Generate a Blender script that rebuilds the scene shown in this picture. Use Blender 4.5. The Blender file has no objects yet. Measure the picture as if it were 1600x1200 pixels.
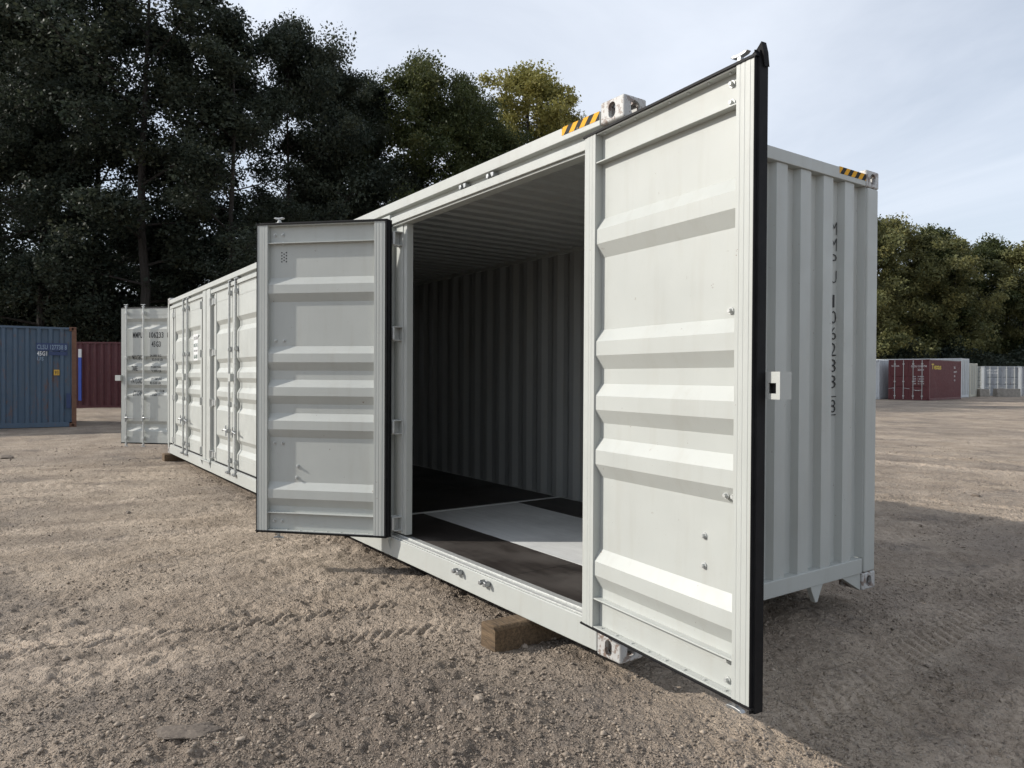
import bpy, bmesh, math, random
import numpy as np
from mathutils import Vector, Matrix
random.seed(7)
RNG = np.random.default_rng(11)
SC = bpy.context.scene
COL = SC.collection
R = math.radians

# ------------------------------------------------------------------ camera, sky, sun, exposure
CAM = Vector((2.6855, -2.5731, 1.4595))
YAW, PITCH, ROLL, FPX = 0.9572, -0.0096, 0.0053, 1134.8
fw = Vector((-math.sin(YAW)*math.cos(PITCH), math.cos(YAW)*math.cos(PITCH), math.sin(PITCH)))
rt = Vector((math.cos(YAW), math.sin(YAW), 0)); up = rt.cross(fw)
rt, up = (math.cos(ROLL)*rt + math.sin(ROLL)*up, -math.sin(ROLL)*rt + math.cos(ROLL)*up)
cd = bpy.data.cameras.new('camera'); cam = bpy.data.objects.new('camera', cd); COL.objects.link(cam)
cd.sensor_fit = 'HORIZONTAL'; cd.sensor_width = 36.0; cd.lens = 36.0*FPX/1600.0
cd.clip_start = 0.05; cd.clip_end = 6000
m = Matrix((rt, up, -fw)).transposed().to_4x4(); m.translation = CAM; cam.matrix_world = m
SC.camera = cam

SUN_TRAVEL = Vector((1.05, 1.48, -1.0)).normalized()
SUN_EL = math.asin(-SUN_TRAVEL.z); SUN_ROT = math.atan2(-SUN_TRAVEL.x, -SUN_TRAVEL.y)
sd = bpy.data.lights.new('sun', 'SUN'); sd.energy = 4.5; sd.angle = R(0.9); sd.color = (1.0, 0.95, 0.87)
sun = bpy.data.objects.new('sun', sd); COL.objects.link(sun)
sun.rotation_euler = SUN_TRAVEL.to_track_quat('-Z', 'Y').to_euler(); sun.location = (-20, -25, 30)

W = bpy.data.worlds.new('World'); SC.world = W; W.use_nodes = True
nt = W.node_tree; nt.nodes.clear()
def wn(t, **k):
    n = nt.nodes.new(t)
    for a, b in k.items(): setattr(n, a, b)
    return n
sky = wn('ShaderNodeTexSky', sky_type='NISHITA', sun_disc=False, sun_elevation=SUN_EL, sun_rotation=SUN_ROT,
         altitude=50, air_density=1.0, dust_density=1.0, ozone_density=1.0)
tc = wn('ShaderNodeTexCoord'); sep = wn('ShaderNodeSeparateXYZ'); nt.links.new(tc.outputs['Generated'], sep.inputs[0])
za = wn('ShaderNodeMath', operation='ADD'); za.inputs[1].default_value = 0.22; nt.links.new(sep.outputs['Z'], za.inputs[0])
zm = wn('ShaderNodeMath', operation='MAXIMUM'); zm.inputs[1].default_value = 0.1; nt.links.new(za.outputs[0], zm.inputs[0])
dx = wn('ShaderNodeMath', operation='DIVIDE'); dy = wn('ShaderNodeMath', operation='DIVIDE')
for d, o in ((dx, 'X'), (dy, 'Y')):
    nt.links.new(sep.outputs[o], d.inputs[0]); nt.links.new(zm.outputs[0], d.inputs[1])
cx = wn('ShaderNodeCombineXYZ'); nt.links.new(dx.outputs[0], cx.inputs[0]); nt.links.new(dy.outputs[0], cx.inputs[1])
mp = wn('ShaderNodeMapping'); mp.inputs['Scale'].default_value = (0.55, 1.0, 1); mp.inputs['Rotation'].default_value = (0, 0, 0.5)
nt.links.new(cx.outputs[0], mp.inputs[0])
nz = wn('ShaderNodeTexNoise'); nz.inputs['Scale'].default_value = 1.2; nz.inputs['Detail'].default_value = 8; nz.inputs['Roughness'].default_value = 0.54
nz.inputs['Distortion'].default_value = 0.5
nt.links.new(mp.outputs[0], nz.inputs['Vector'])
rp = wn('ShaderNodeMapRange'); rp.inputs[1].default_value = 0.34; rp.inputs[2].default_value = 0.72; rp.inputs[3].default_value = 0.45; rp.inputs[4].default_value = 0.92
nt.links.new(nz.outputs[0], rp.inputs[0])
mx = wn('ShaderNodeMix', data_type='RGBA'); nt.links.new(rp.outputs[0], mx.inputs[0]); nt.links.new(sky.outputs[0], mx.inputs[6])
mx.inputs[7].default_value = (8.8, 9.35, 10.3, 1)          # thin high cloud veil
bg = wn('ShaderNodeBackground'); bg.inputs[1].default_value = 0.113; nt.links.new(mx.outputs[2], bg.inputs[0])
wo = wn('ShaderNodeOutputWorld'); nt.links.new(bg.outputs[0], wo.inputs[0])

SC.view_settings.view_transform = 'Standard'; SC.view_settings.look = 'None'
SC.view_settings.exposure = 0.0; SC.view_settings.gamma = 1.0; SC.view_settings.use_curve_mapping = False
SC.cycles.max_bounces = 5; SC.cycles.diffuse_bounces = 3; SC.cycles.glossy_bounces = 2; SC.cycles.transmission_bounces = 3; SC.cycles.transparent_max_bounces = 4; SC.cycles.use_denoising = True; SC.cycles.denoiser = 'OPENIMAGEDENOISE'; SC.cycles.denoising_input_passes = 'RGB_ALBEDO_NORMAL'; SC.cycles.denoising_prefilter = 'ACCURATE'; SC.cycles.use_adaptive_sampling = True; SC.cycles.adaptive_threshold = 0.018; SC.cycles.adaptive_min_samples = 16; SC.cycles.sample_clamp_indirect = 6

# ------------------------------------------------------------------ helpers
def obj(name, me, mat=None, parent=None):
    o = bpy.data.objects.new(name, me); COL.objects.link(o)
    if mat is not None and me is not None and not me.materials: me.materials.append(mat)
    if parent is not None: o.parent = parent
    return o
def tag(o, label, cat, group=None):
    o['label'] = label; o['category'] = cat
    if group: o['group'] = group
    return o
def empty(name, loc=(0,0,0), rz=0.0, parent=None):
    o = bpy.data.objects.new(name, None); COL.objects.link(o); o.location = loc; o.rotation_euler = (0,0,rz)
    o.empty_display_size = 0.2
    if parent: o.parent = parent
    return o
def copy_tree(o, parent=None):
    c = o.copy(); COL.objects.link(c); c.parent = parent
    for ch in o.children: copy_tree(ch, c)
    return c

class MB:
    def __init__(s): s.v = []; s.f = []
    def add(s, vs, fs):
        b = len(s.v); s.v += [tuple(x) for x in vs]; s.f += [tuple(i+b for i in f) for f in fs]; return s
    def box(s, x0, x1, y0, y1, z0, z1):
        if x0 > x1: x0, x1 = x1, x0
        if y0 > y1: y0, y1 = y1, y0
        if z0 > z1: z0, z1 = z1, z0
        return s.add([(x0,y0,z0),(x1,y0,z0),(x1,y1,z0),(x0,y1,z0),(x0,y0,z1),(x1,y0,z1),(x1,y1,z1),(x0,y1,z1)],
              [(0,3,2,1),(4,5,6,7),(0,1,5,4),(1,2,6,5),(2,3,7,6),(3,0,4,7)])
    def prism(s, prof, fn, a, b):
        """closed 2-D outline prof [(p,q)] swept from a to b; fn(p,q,t)->xyz"""
        n = len(prof); vs = [fn(p,q,a) for p,q in prof] + [fn(p,q,b) for p,q in prof]
        fs = [(i,(i+1)%n,n+(i+1)%n,n+i) for i in range(n)] + [tuple(range(n-1,-1,-1)), tuple(range(n,2*n))]
        return s.add(vs, fs)
    def sheet(s, line, th, fn, a, b):
        """polyline line [(t,d)] given thickness th in d, swept from a to b; fn(t,d,s)->xyz"""
        n = len(line)
        vs = [fn(t,d,a) for t,d in line]+[fn(t,d,b) for t,d in line]+[fn(t,d+th,a) for t,d in line]+[fn(t,d+th,b) for t,d in line]
        fs = []
        for i in range(n-1):
            fs += [(i,i+1,n+i+1,n+i),(2*n+i+1,2*n+i,3*n+i,3*n+i+1),(i+1,i,2*n+i,2*n+i+1),(n+i,n+i+1,3*n+i+1,3*n+i)]
        fs += [(0,n,3*n,2*n),(n-1,3*n-1,4*n-1,2*n-1)]
        return s.add(vs, fs)
    def tube(s, pts, rad, n=8, cap=True):
        pts = [Vector(p) for p in pts]; k = len(pts)
        rr = rad if isinstance(rad, (list, tuple)) else [rad]*k
        rings = []
        for i, p in enumerate(pts):
            d = (pts[min(i+1,k-1)]-pts[max(i-1,0)]).normalized()
            a = d.cross(Vector((0,0,1)) if abs(d.z) < .9 else Vector((1,0,0))).normalized(); b = d.cross(a)
            rings.append([p + rr[i]*(math.cos(6.28318*j/n)*a + math.sin(6.28318*j/n)*b) for j in range(n)])
        vs = [q for r in rings for q in r]; fs = []
        for i in range(k-1):
            for j in range(n):
                fs.append((i*n+j, i*n+(j+1)%n, (i+1)*n+(j+1)%n, (i+1)*n+j))
        if cap: fs += [tuple(range(n-1,-1,-1)), tuple((k-1)*n+j for j in range(n))]
        return s.add(vs, fs)
    def mirror_x(s):
        s.v = [(-x,y,z) for x,y,z in s.v]; s.f = [tuple(reversed(f)) for f in s.f]; return s
    def mesh(s, name):
        me = bpy.data.meshes.new(name); me.from_pydata(s.v, [], s.f)
        bm = bmesh.new(); bm.from_mesh(me); bmesh.ops.recalc_face_normals(bm, faces=bm.faces); bm.to_mesh(me); bm.free()
        return me
    def build(s, name, mat, parent=None, bevel=0.0, seg=2, smooth=False):
        o = obj(name, s.mesh(name), mat, parent)
        if bevel:
            b = o.modifiers.new('bevel', 'BEVEL'); b.width = bevel; b.segments = seg; b.limit_method = 'ANGLE'; b.angle_limit = R(50)
        if smooth: o.data.shade_smooth()
        return o

# ------------------------------------------------------------------ materials
class NT:
    def __init__(s, name):
        s.m = bpy.data.materials.new(name); s.m.use_nodes = True; s.t = s.m.node_tree
        s.b = s.t.nodes['Principled BSDF']; s.co = s.t.nodes.new('ShaderNodeTexCoord')
    def n(s, t, **k):
        x = s.t.nodes.new(t)
        for a, b in k.items(): setattr(x, a, b)
        return x
    def l(s, a, b): s.t.links.new(a, b)
    def vec(s, scale=(1,1,1), src='Object', rot=(0,0,0)):
        mp = s.n('ShaderNodeMapping'); mp.inputs['Scale'].default_value = scale; mp.inputs['Rotation'].default_value = rot
        s.l(s.co.outputs[src], mp.inputs[0]); return mp.outputs[0]
    def noise(s, scale, detail=4, rough=.55, vec=None, dist=0):
        x = s.n('ShaderNodeTexNoise'); x.inputs['Scale'].default_value = scale; x.inputs['Detail'].default_value = detail
        x.inputs['Roughness'].default_value = rough; x.inputs['Distortion'].default_value = dist
        s.l(vec if vec is not None else s.co.outputs['Object'], x.inputs['Vector']); return x.outputs[0]
    def voro(s, scale, feature='F1', vec=None, out='Distance'):
        x = s.n('ShaderNodeTexVoronoi', feature=feature); x.inputs['Scale'].default_value = scale
        s.l(vec if vec is not None else s.co.outputs['Object'], x.inputs['Vector']); return x.outputs[out]
    def rng(s, v, a, b, c=0, d=1):
        x = s.n('ShaderNodeMapRange'); s.l(v, x.inputs[0])
        for i, q in enumerate((a, b, c, d)): x.inputs[i+1].default_value = q
        return x.outputs[0]
    def mix(s, f, a, b, mode='MIX'):
        x = s.n('ShaderNodeMix', data_type='RGBA', blend_type=mode)
        for i, q in ((0, f), (6, a), (7, b)):
            if hasattr(q, 'default_value') or hasattr(q, 'is_linked'): s.l(q, x.inputs[i])
            elif i == 0: x.inputs[0].default_value = q
            else: x.inputs[i].default_value = (*q, 1)
        return x.outputs[2]
    def math(s, op, a, b=None):
        x = s.n('ShaderNodeMath', operation=op)
        for i, q in enumerate((a, b)):
            if q is None: continue
            if hasattr(q, 'is_linked'): s.l(q, x.inputs[i])
            else: x.inputs[i].default_value = q
        return x.outputs[0]
    def col(s, c):
        if hasattr(c, 'is_linked'): s.l(c, s.b.inputs['Base Color'])
        else: s.b.inputs['Base Color'].default_value = (*c, 1)
        return s
    def rough(s, r):
        if hasattr(r, 'is_linked'): s.l(r, s.b.inputs['Roughness'])
        else: s.b.inputs['Roughness'].default_value = r
        return s
    def metal(s, v): s.b.inputs['Metallic'].default_value = v; return s
    def bump(s, h, strength=.3, dist=.01):
        x = s.n('ShaderNodeBump'); x.inputs['Strength'].default_value = strength; x.inputs['Distance'].default_value = dist
        s.l(h, x.inputs['Height']); s.l(x.outputs[0], s.b.inputs['Normal']); return s

def m_paint(name, base, grime=(.30,.27,.22), rust=0.0, gr=.35, rough=.42, dent=.25, chips=0.0):
    a = NT(name)
    # large cloudy tone, vertical dirt streaks, fine specks, scratches
    big = a.rng(a.noise(1.3, 5, .6), .35, .75)
    st = a.rng(a.noise(2.2, 6, .65, a.vec((5,5,.55))), .52, .8)
    sp = a.rng(a.noise(55, 3, .6), .66, .78)
    dark = tuple(c*.9 for c in base)
    c = a.mix(big, base, dark)
    c = a.mix(a.math('MULTIPLY', st, gr), c, grime)
    c = a.mix(a.math('MULTIPLY', sp, gr*.8), c, grime)
    sc = a.rng(a.noise(3.5, 4, .75, a.vec((1,1,9), rot=(.4,.3,.2))), .735, .76)
    c = a.mix(a.math('MULTIPLY', sc, .35), c, tuple(x*.55 for x in base))
    if rust > 0:
        rs = a.rng(a.noise(2.6, 9, .72, a.vec((2.4,2.4,.8))), .62-rust*.2, .74-rust*.12)
        c = a.mix(rs, c, a.mix(a.noise(14, 5), (.09,.035,.018), (.20,.085,.035)))
    if chips > 0:
        cp = a.rng(a.noise(24, 5, .72), .7-chips*.22, .72-chips*.2)
        c = a.mix(cp, c, a.mix(a.noise(40, 3), (.13,.06,.035), (.32,.30,.28)))
    a.col(c); a.rough(a.rng(a.noise(6, 5), .3, .7, rough-.08, rough+.14))
    h = a.math('ADD', a.math('MULTIPLY', a.noise(1.8, 2, .4), 1.0), a.math('MULTIPLY', a.noise(160, 2, .5), .012))
    a.bump(h, dent, .02)
    return a.m
def m_simple(name, c1, c2, rough=.6, scale=8, metal=0, bump=.2, dist=.004):
    a = NT(name); nz = a.noise(scale, 6, .6)
    a.col(a.mix(a.rng(nz, .3, .7), c1, c2)).rough(rough).metal(metal); a.bump(a.noise(scale*4, 4, .6), bump, dist); return a.m

M = {}
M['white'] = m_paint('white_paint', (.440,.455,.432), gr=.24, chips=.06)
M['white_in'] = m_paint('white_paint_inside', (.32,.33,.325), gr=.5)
M['white_chip'] = m_paint('white_paint_chipped', (.46,.46,.45), gr=.8, chips=.85, dent=.6)
M['cream'] = m_paint('cream_paint', (.55,.535,.45), rust=.12)
M['greypaint'] = m_paint('grey_paint', (.26,.28,.305), rust=.12)
M['greygreen'] = m_paint('grey_green_paint', (.24,.255,.25), rust=.15)
M['offwhite'] = m_paint('off_white_paint', (.60,.63,.65), rust=.1)
M['blue'] = m_paint('faded_blue_paint', (.060,.095,.138), grime=(.065,.08,.085), rust=.34, gr=.85, rough=.55)
M['maroon'] = m_paint('maroon_paint', (.115,.026,.030), grime=(.06,.03,.03), rust=.12, gr=.5, rough=.5)
M['brick_red'] = m_paint('brick_red_paint', (.080,.017,.021), grime=(.035,.02,.02), rust=.1, gr=.5, rough=.55)
M['rust'] = m_simple('rusty_steel', (.105,.050,.032), (.17,.085,.05), .8, 9)
M['galv'] = m_simple('galvanised_steel', (.30,.31,.315), (.44,.45,.455), .42, 30, .75, .15, .001)
M['galv_dull'] = m_simple('dull_zinc_steel', (.42,.43,.42), (.58,.59,.57), .45, 40, .35, .2, .001)
M['rubber'] = m_simple('black_rubber', (.005,.005,.006), (.012,.012,.013), .62, 12, 0, .3, .002)
M['rubber'].node_tree.nodes['Principled BSDF'].inputs['Specular IOR Level'].default_value = .2
M['decal'] = m_simple('black_lettering', (.012,.012,.013), (.025,.025,.027), .6, 30)
M['white_decal'] = m_simple('white_lettering', (.55,.56,.56), (.70,.70,.70), .6, 30)
M['faint_decal'] = m_simple('faded_white_lettering', (.16,.22,.29), (.24,.31,.38), .6, 30)
M['yellow_decal'] = m_simple('yellow_lettering', (.55,.40,.03), (.65,.50,.06), .6, 30)
M['navy'] = m_simple('navy_patch', (.022,.038,.10), (.03,.05,.125), .6, 6)
M['amber'] = m_simple('amber_sticker', (.50,.28,.03), (.60,.36,.05), .6, 30)
M['green_decal'] = m_simple('dark_green_print', (.02,.07,.05), (.03,.10,.07), .6, 30)
M['dark'] = m_simple('dark_steel_void_shade', (.02,.02,.02), (.03,.03,.03), .8, 6)  # steel of the cross members, and painted shade inside the lock box
M['concrete'] = m_simple('weathered_concrete', (.20,.18,.155), (.32,.295,.26), .9, 5, 0, .5, .02)
M['pole_blue'] = m_simple('blue_pole_paint', (.03,.07,.34), (.04,.09,.42), .5, 6)
def m_hazard():
    a = NT('hazard_tape'); sx = a.n('ShaderNodeSeparateXYZ'); a.l(a.co.outputs['Object'], sx.inputs[0])
    q = a.math('SUBTRACT', a.math('ADD', sx.outputs[0], sx.outputs[1]), a.math('MULTIPLY', sx.outputs[2], .85))
    q = a.math('FRACT', a.math('MULTIPLY', q, 11.5)); f = a.rng(q, .485, .515)
    c = a.mix(f, (.018,.018,.018), (.72,.36,.02)); c = a.mix(a.rng(a.noise(40, 5), .62, .75), c, (.30,.22,.12))
    a.col(c).rough(.6); a.b.inputs['Specular IOR Level'].default_value = .15; return a.m
M['hazard'] = m_hazard()
def m_ply(name, c1, c2, c3):
    a = NT(name)
    g = a.noise(3.0, 8, .6, a.vec((1.2,9,9))); st = a.noise(1.1, 5, .6)
    c = a.mix(a.rng(g, .35, .65), c1, c2)
    c = a.mix(a.rng(st, .5, .75), c, c3)
    sp = a.rng(a.noise(45, 4, .7), .72, .76)
    c = a.mix(a.math('MULTIPLY', sp, .5), c, (.45,.44,.42))
    a.col(c).rough(a.rng(st, .3, .7, .35, .6)); a.bump(g, .2, .003); return a.m
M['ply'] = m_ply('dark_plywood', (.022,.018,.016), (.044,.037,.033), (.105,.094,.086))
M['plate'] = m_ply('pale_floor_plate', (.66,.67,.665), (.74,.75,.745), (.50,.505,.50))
def m_timber():
    a = NT('weathered_timber')
    g = a.noise(5, 9, .62, a.vec((1.5,14,14))); gr = a.noise(9, 6, .7)
    c = a.mix(a.rng(g, .35, .68), (.062,.040,.022), (.185,.124,.070))
    c = a.mix(a.rng(gr, .56, .72), c, (.055,.036,.02))
    a.col(c).rough(.85); a.bump(a.math('ADD', g, a.math('MULTIPLY', gr, .6)), .8, .012); return a.m
M['timber'] = m_timber()
def m_bark(name, c1, c2):
    a = NT(name); g = a.noise(4, 8, .7, a.vec((4,4,.8)))
    a.col(a.mix(a.rng(g, .3, .7), c1, c2)).rough(.95); a.bump(g, .8, .05); return a.m
M['bark'] = m_bark('bark', (.016,.014,.012), (.042,.036,.031))
M['bark_pale'] = m_bark('pale_bark', (.16,.15,.135), (.30,.285,.26))
def m_leaf(name, c1, c2, c3):
    a = NT(name)
    at = a.n('ShaderNodeAttribute', attribute_name='leaf_tone'); at.attribute_type = 'GEOMETRY'
    c = a.mix(a.rng(at.outputs['Fac'], 0, .6), c1, c2); c = a.mix(a.rng(at.outputs['Fac'], .72, 1.0), c, c3)
    big = a.rng(a.noise(.35, 3, .5), .35, .65); c = a.mix(a.math('MULTIPLY', big, .45), c, c3)
    a.col(c).rough(.55); a.b.inputs['Specular IOR Level'].default_value = .25
    tr = a.n('ShaderNodeBsdfTranslucent'); a.l(c, tr.inputs[0])
    ms = a.n('ShaderNodeMixShader'); ms.inputs[0].default_value = .32
    a.l(a.b.outputs[0], ms.inputs[1]); a.l(tr.outputs[0], ms.inputs[2])
    a.l(ms.outputs[0], a.t.nodes['Material Output'].inputs[0]); return a.m
M['leaf_dark'] = m_leaf('dark_leaves', (.024,.036,.029), (.040,.053,.038), (.066,.074,.044))
M['leaf_mid'] = m_leaf('green_leaves', (.034,.050,.020), (.060,.078,.028), (.100,.104,.036))
M['leaf_gold'] = m_leaf('golden_leaves', (.16,.170,.052), (.25,.24,.075), (.34,.29,.09))
M['leaf_olive'] = m_leaf('olive_leaves', (.074,.092,.044), (.138,.144,.060), (.23,.205,.072))

def m_ground():
    a = NT('gravelly_dirt'); P = a.co.outputs['Object']
    big = a.noise(.32, 3, .6); mid = a.noise(1.5, 5, .62, None, .4); fine = a.noise(16, 5, .7); grit = a.noise(70, 3, .75)
    dust, dirt, grav = (.52,.428,.338), (.385,.310,.240), (.205,.178,.156)
    c = a.mix(a.rng(mid, .36, .62), dust, dirt)
    c = a.mix(a.rng(big, .42, .64), c, a.mix(a.rng(mid, .4, .6), (.345,.287,.235), (.262,.217,.178)))
    # a spread of loose dark gravel in front of the doorway, broken up by noise
    dv = a.n('ShaderNodeVectorMath', operation='DISTANCE'); a.l(a.vec((.55,1,0), rot=(0,0,-.55)), dv.inputs[0]); dv.inputs[1].default_value = (-.55, -1.35, 0)
    zone = a.rng(a.math('ADD', dv.outputs['Value'], a.math('MULTIPLY', a.math('SUBTRACT', mid, .5), 1.6)), 1.5, .5)
    c = a.mix(a.math('MULTIPLY', zone, .72), c, a.mix(a.rng(fine, .4, .62), (.215,.172,.138), (.135,.112,.095)))
    # loose gravel pockets: darker and greyer
    pk = a.rng(a.math('ADD', a.math('MULTIPLY', a.noise(.9, 5, .7), .75), a.math('MULTIPLY', fine, .3)), .55, .66)
    c = a.mix(a.math('MULTIPLY', pk, .75), c, grav)
    la = a.n('ShaderNodeAttribute', attribute_name='lane'); la.attribute_type = 'GEOMETRY'; lane = la.outputs['Fac']
    c = a.mix(a.math('MULTIPLY', lane, .45), c, a.mix(a.rng(fine, .4, .65), (.49,.405,.322), (.39,.318,.250)))
    c = a.mix(a.rng(fine, .56, .74, 0, .40), c, (.17,.130,.098))
    c = a.mix(a.rng(grit, .60, .74, 0, .45), c, (.58,.49,.395))
    c = a.mix(a.rng(grit, .40, .26, 0, .45), c, (.085,.063,.047))
    vc = a.n('ShaderNodeTexVoronoi'); vc.inputs['Scale'].default_value = 62; a.l(P, vc.inputs['Vector'])
    hs = a.n('ShaderNodeSeparateColor'); a.l(vc.outputs['Color'], hs.inputs[0])
    peb = a.math('MULTIPLY', a.math('GREATER_THAN', hs.outputs[0], .70), a.rng(vc.outputs['Distance'], .46, .34))
    pc = a.mix(hs.outputs[1], (.19,.17,.15), (.60,.53,.45))
    c = a.mix(a.math('MULTIPLY', peb, .5), c, pc)
    a.col(c).rough(.95); a.b.inputs['Specular IOR Level'].default_value = .2
    h = a.math('ADD', a.math('MULTIPLY', fine, 1.2), a.math('MULTIPLY', grit, .45))
    st1 = a.rng(a.noise(8.5, 3, .6), .49, .525); st2 = a.rng(a.noise(19, 3, .6), .53, .57)
    h = a.math('ADD', h, a.math('ADD', a.math('MULTIPLY', st1, .30), a.math('MULTIPLY', st2, .20)))
    h = a.math('ADD', h, a.math('MULTIPLY', peb, .35)); h = a.math('ADD', h, a.math('MULTIPLY', mid, 1.5))
    h = a.math('MULTIPLY', h, a.rng(lane, 0, 1, 1.0, .55))
    a.bump(h, 1.0, .05); return a.m
M['ground'] = m_ground()
def m_stone():
    a = NT('stones'); at = a.n('ShaderNodeAttribute', attribute_name='tone'); at.attribute_type = 'GEOMETRY'
    c = a.mix(at.outputs['Fac'], (.12,.098,.080), (.44,.365,.29))
    c = a.mix(a.rng(a.noise(60, 4), .45, .7, 0, .5), c, (.20,.165,.13)); a.col(c).rough(.9); a.bump(a.noise(90, 4), .5, .004); return a.m
M['stones'] = m_stone()

# ------------------------------------------------------------------ terrain
def vnoise(x, y, seed=0):
    xi = np.floor(x).astype(np.int64); yi = np.floor(y).astype(np.int64); xf = x-xi; yf = y-yi
    def h(a, b):
        n = (a*374761393 + b*668265263 + seed*974634777) & 0xffffffff
        n = ((n ^ (n >> 13))*1274126177) & 0xffffffff
        return ((n ^ (n >> 16)) & 0xffff)/65535.0
    u = xf*xf*(3-2*xf); v = yf*yf*(3-2*yf)
    return (h(xi,yi)*(1-u)+h(xi+1,yi)*u)*(1-v)+(h(xi,yi+1)*(1-u)+h(xi+1,yi+1)*u)*v
def fbm(x, y, oct=4, seed=0, gain=.5):
    s = 0; a = 1; t = 0
    for i in range(oct):
        s = s+a*(vnoise(x*2**i+i*17.3, y*2**i-i*9.1, seed+i)-.5); t += a; a *= gain
    return s/t
def sstep(a, b, x):
    t = np.clip((x-a)/(b-a), 0, 1); return t*t*(3-2*t)
def ground_z(x, y):
    x = np.asarray(x, float); y = np.asarray(y, float)
    d = np.hypot(x-CAM.x, y-CAM.y)
    z = -.15 + .27*sstep(10, 48, d)
    z = z + .20*np.exp(-((x+28.5)**2/10+(y-1.2)**2/16))
    return z
TRACKS = [  # (start, end, width, tread pitch, depth, bow): wheel tracks come in pairs
    ((-6.1,-9.0),(-6.0,.6),.30,.09,.014,.25), ((-5.1,-9.0),(-5.0,.6),.30,.09,.014,.25), ((-4.25,-9.0),(-4.1,.3),.30,.08,.014,.30), ((-3.75,-9),(-3.65,.2),.26,.08,.011,.3),
    ((-2.9,-7.5),(-1.95,-.2),.32,.078,.013,.15), ((-2.3,-7.5),(-1.4,-.2),.32,.078,.013,.2),
    ((-9.2,-9),(-8.5,.5),.34,.14,.016,.3), ((-8.0,-9),(-7.3,.5),.34,.14,.016,.3), ((-12,-9),(-11,.5),.34,.15,.016,.3), ((-10.6,-9),(-9.6,.5),.34,.15,.014,.3),
    ((-16,-8),(-9,-1.2),.4,.16,.016,-.5), ((-17,-7),(-10,-.3),.4,.16,.016,-.5),
    ((.6,.2),(.9,18),.42,.09,.015,.6), ((1.5,.2),(2.6,20),.42,.09,.015,.8), ((-.3,3.0),(6,9),.40,.13,.015,.4), ((-2.6,7.2),(8,8.6),.4,.15,.014,.5),
    ((-1.4,3.2),(1.4,14),.42,.10,.016,.5), ((-2.6,4),(.2,16),.42,.10,.016,.6),
    ((-14,9),(14,13),.5,.2,.018,.8), ((-14,10.6),(14,15),.5,.2,.018,.8), ((-14,14),(20,24),.5,.2,.018,1.2), ((-14,16),(20,26),.5,.2,.018,1.2), ((-10,22),(16,20),.5,.2,.02,1)]
def lanes(x, y):
    """0..1: how far the dirt has been packed down by wheels"""
    m_ = np.zeros_like(x)
    for (ax,ay),(bx,by),w,pt,dp,bow in TRACKS:
        L = math.hypot(bx-ax, by-ay); ux, uy = (bx-ax)/L, (by-ay)/L
        s = (x-ax)*ux+(y-ay)*uy; t = -(x-ax)*uy+(y-ay)*ux - bow*np.sin(np.clip(s/L,0,1)*math.pi)
        t = t + .10*fbm(x*1.7, y*1.7, 3, 51)
        m_ = np.maximum(m_, sstep(w*.78, w*.42, np.abs(t))*sstep(-.3, .3, s)*sstep(L+.3, L-.3, s))
    return m_*sstep(-.22, .10, fbm(x*.9, y*.9, 3, 53))
def relief(x, y):
    d = np.hypot(x-CAM.x, y-CAM.y); k = 1-sstep(18, 40, d)
    h = .040*fbm(x*.5, y*.5, 3, 3) + .022*fbm(x*2.4, y*2.4, 3, 5)
    soft = sstep(-.12, .18, fbm(x*.8, y*.8, 3, 40))
    trk = np.zeros_like(x)
    for (ax,ay),(bx,by),w,pt,dp,bow in TRACKS:
        L = math.hypot(bx-ax, by-ay); ux, uy = (bx-ax)/L, (by-ay)/L
        s = (x-ax)*ux+(y-ay)*uy; t = -(x-ax)*uy+(y-ay)*ux
        t = t - bow*np.sin(np.clip(s/L,0,1)*math.pi) + .03*fbm(s*1.1, s*0+3, 2, 9)
        inside = sstep(w*.56, w*.46, np.abs(t))*sstep(-.2, .3, s)*sstep(L+.2, L-.3, s)
        ph = (s + .8*np.abs(t) + .015*fbm(x*9, y*9, 2, 21))/pt + np.where(t > 0, .5, 0)
        tread = np.clip(np.sin(ph*6.2832)*2.0+.5, -1, 1)
        groove = np.where(np.abs(t) < w*.05, -1, 0)
        v = inside*(-.35*dp + dp*.6*tread)
        ridge = np.exp(-((np.abs(t)-w*.56)/.035)**2)*sstep(-.2,.3,s)*sstep(L+.2,L-.3,s)*dp*.7
        fade = sstep(-.20, .08, fbm(x*.8+ax*3, y*.8, 3, 33))
        trk = trk + 1.35*(v+ridge*.7)*(.35+.65*fade)
    clod = np.maximum(fbm(x*9, y*9, 4, 12, .65), -.02)*.040*(.25+.75*soft)
    grit = fbm(x*24, y*24, 3, 15, .7)*.013
    near = 1-sstep(9, 26, d)
    # trodden crust: small plates with steep broken edges
    f1 = fbm(x*4.3, y*4.3, 4, 81, .62); f2 = fbm(x*8.5+3, y*8.5, 3, 91, .6)
    crust = .0085*sstep(.0, .025, f1) + .0075*sstep(.10, .125, f1) + .0065*sstep(.02, .05, f2) + .006*sstep(-.12, -.095, f2)
    crust = crust*(.35+.65*sstep(-.05, .12, fbm(x*.6+9, y*.6, 3, 97)))
    soft_k = 1-.8*sstep(8, 18, d)
    return k*(h*.8*soft_k + trk) + near*(clod*.8 + grit*1.5 + crust*1.25)
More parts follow.
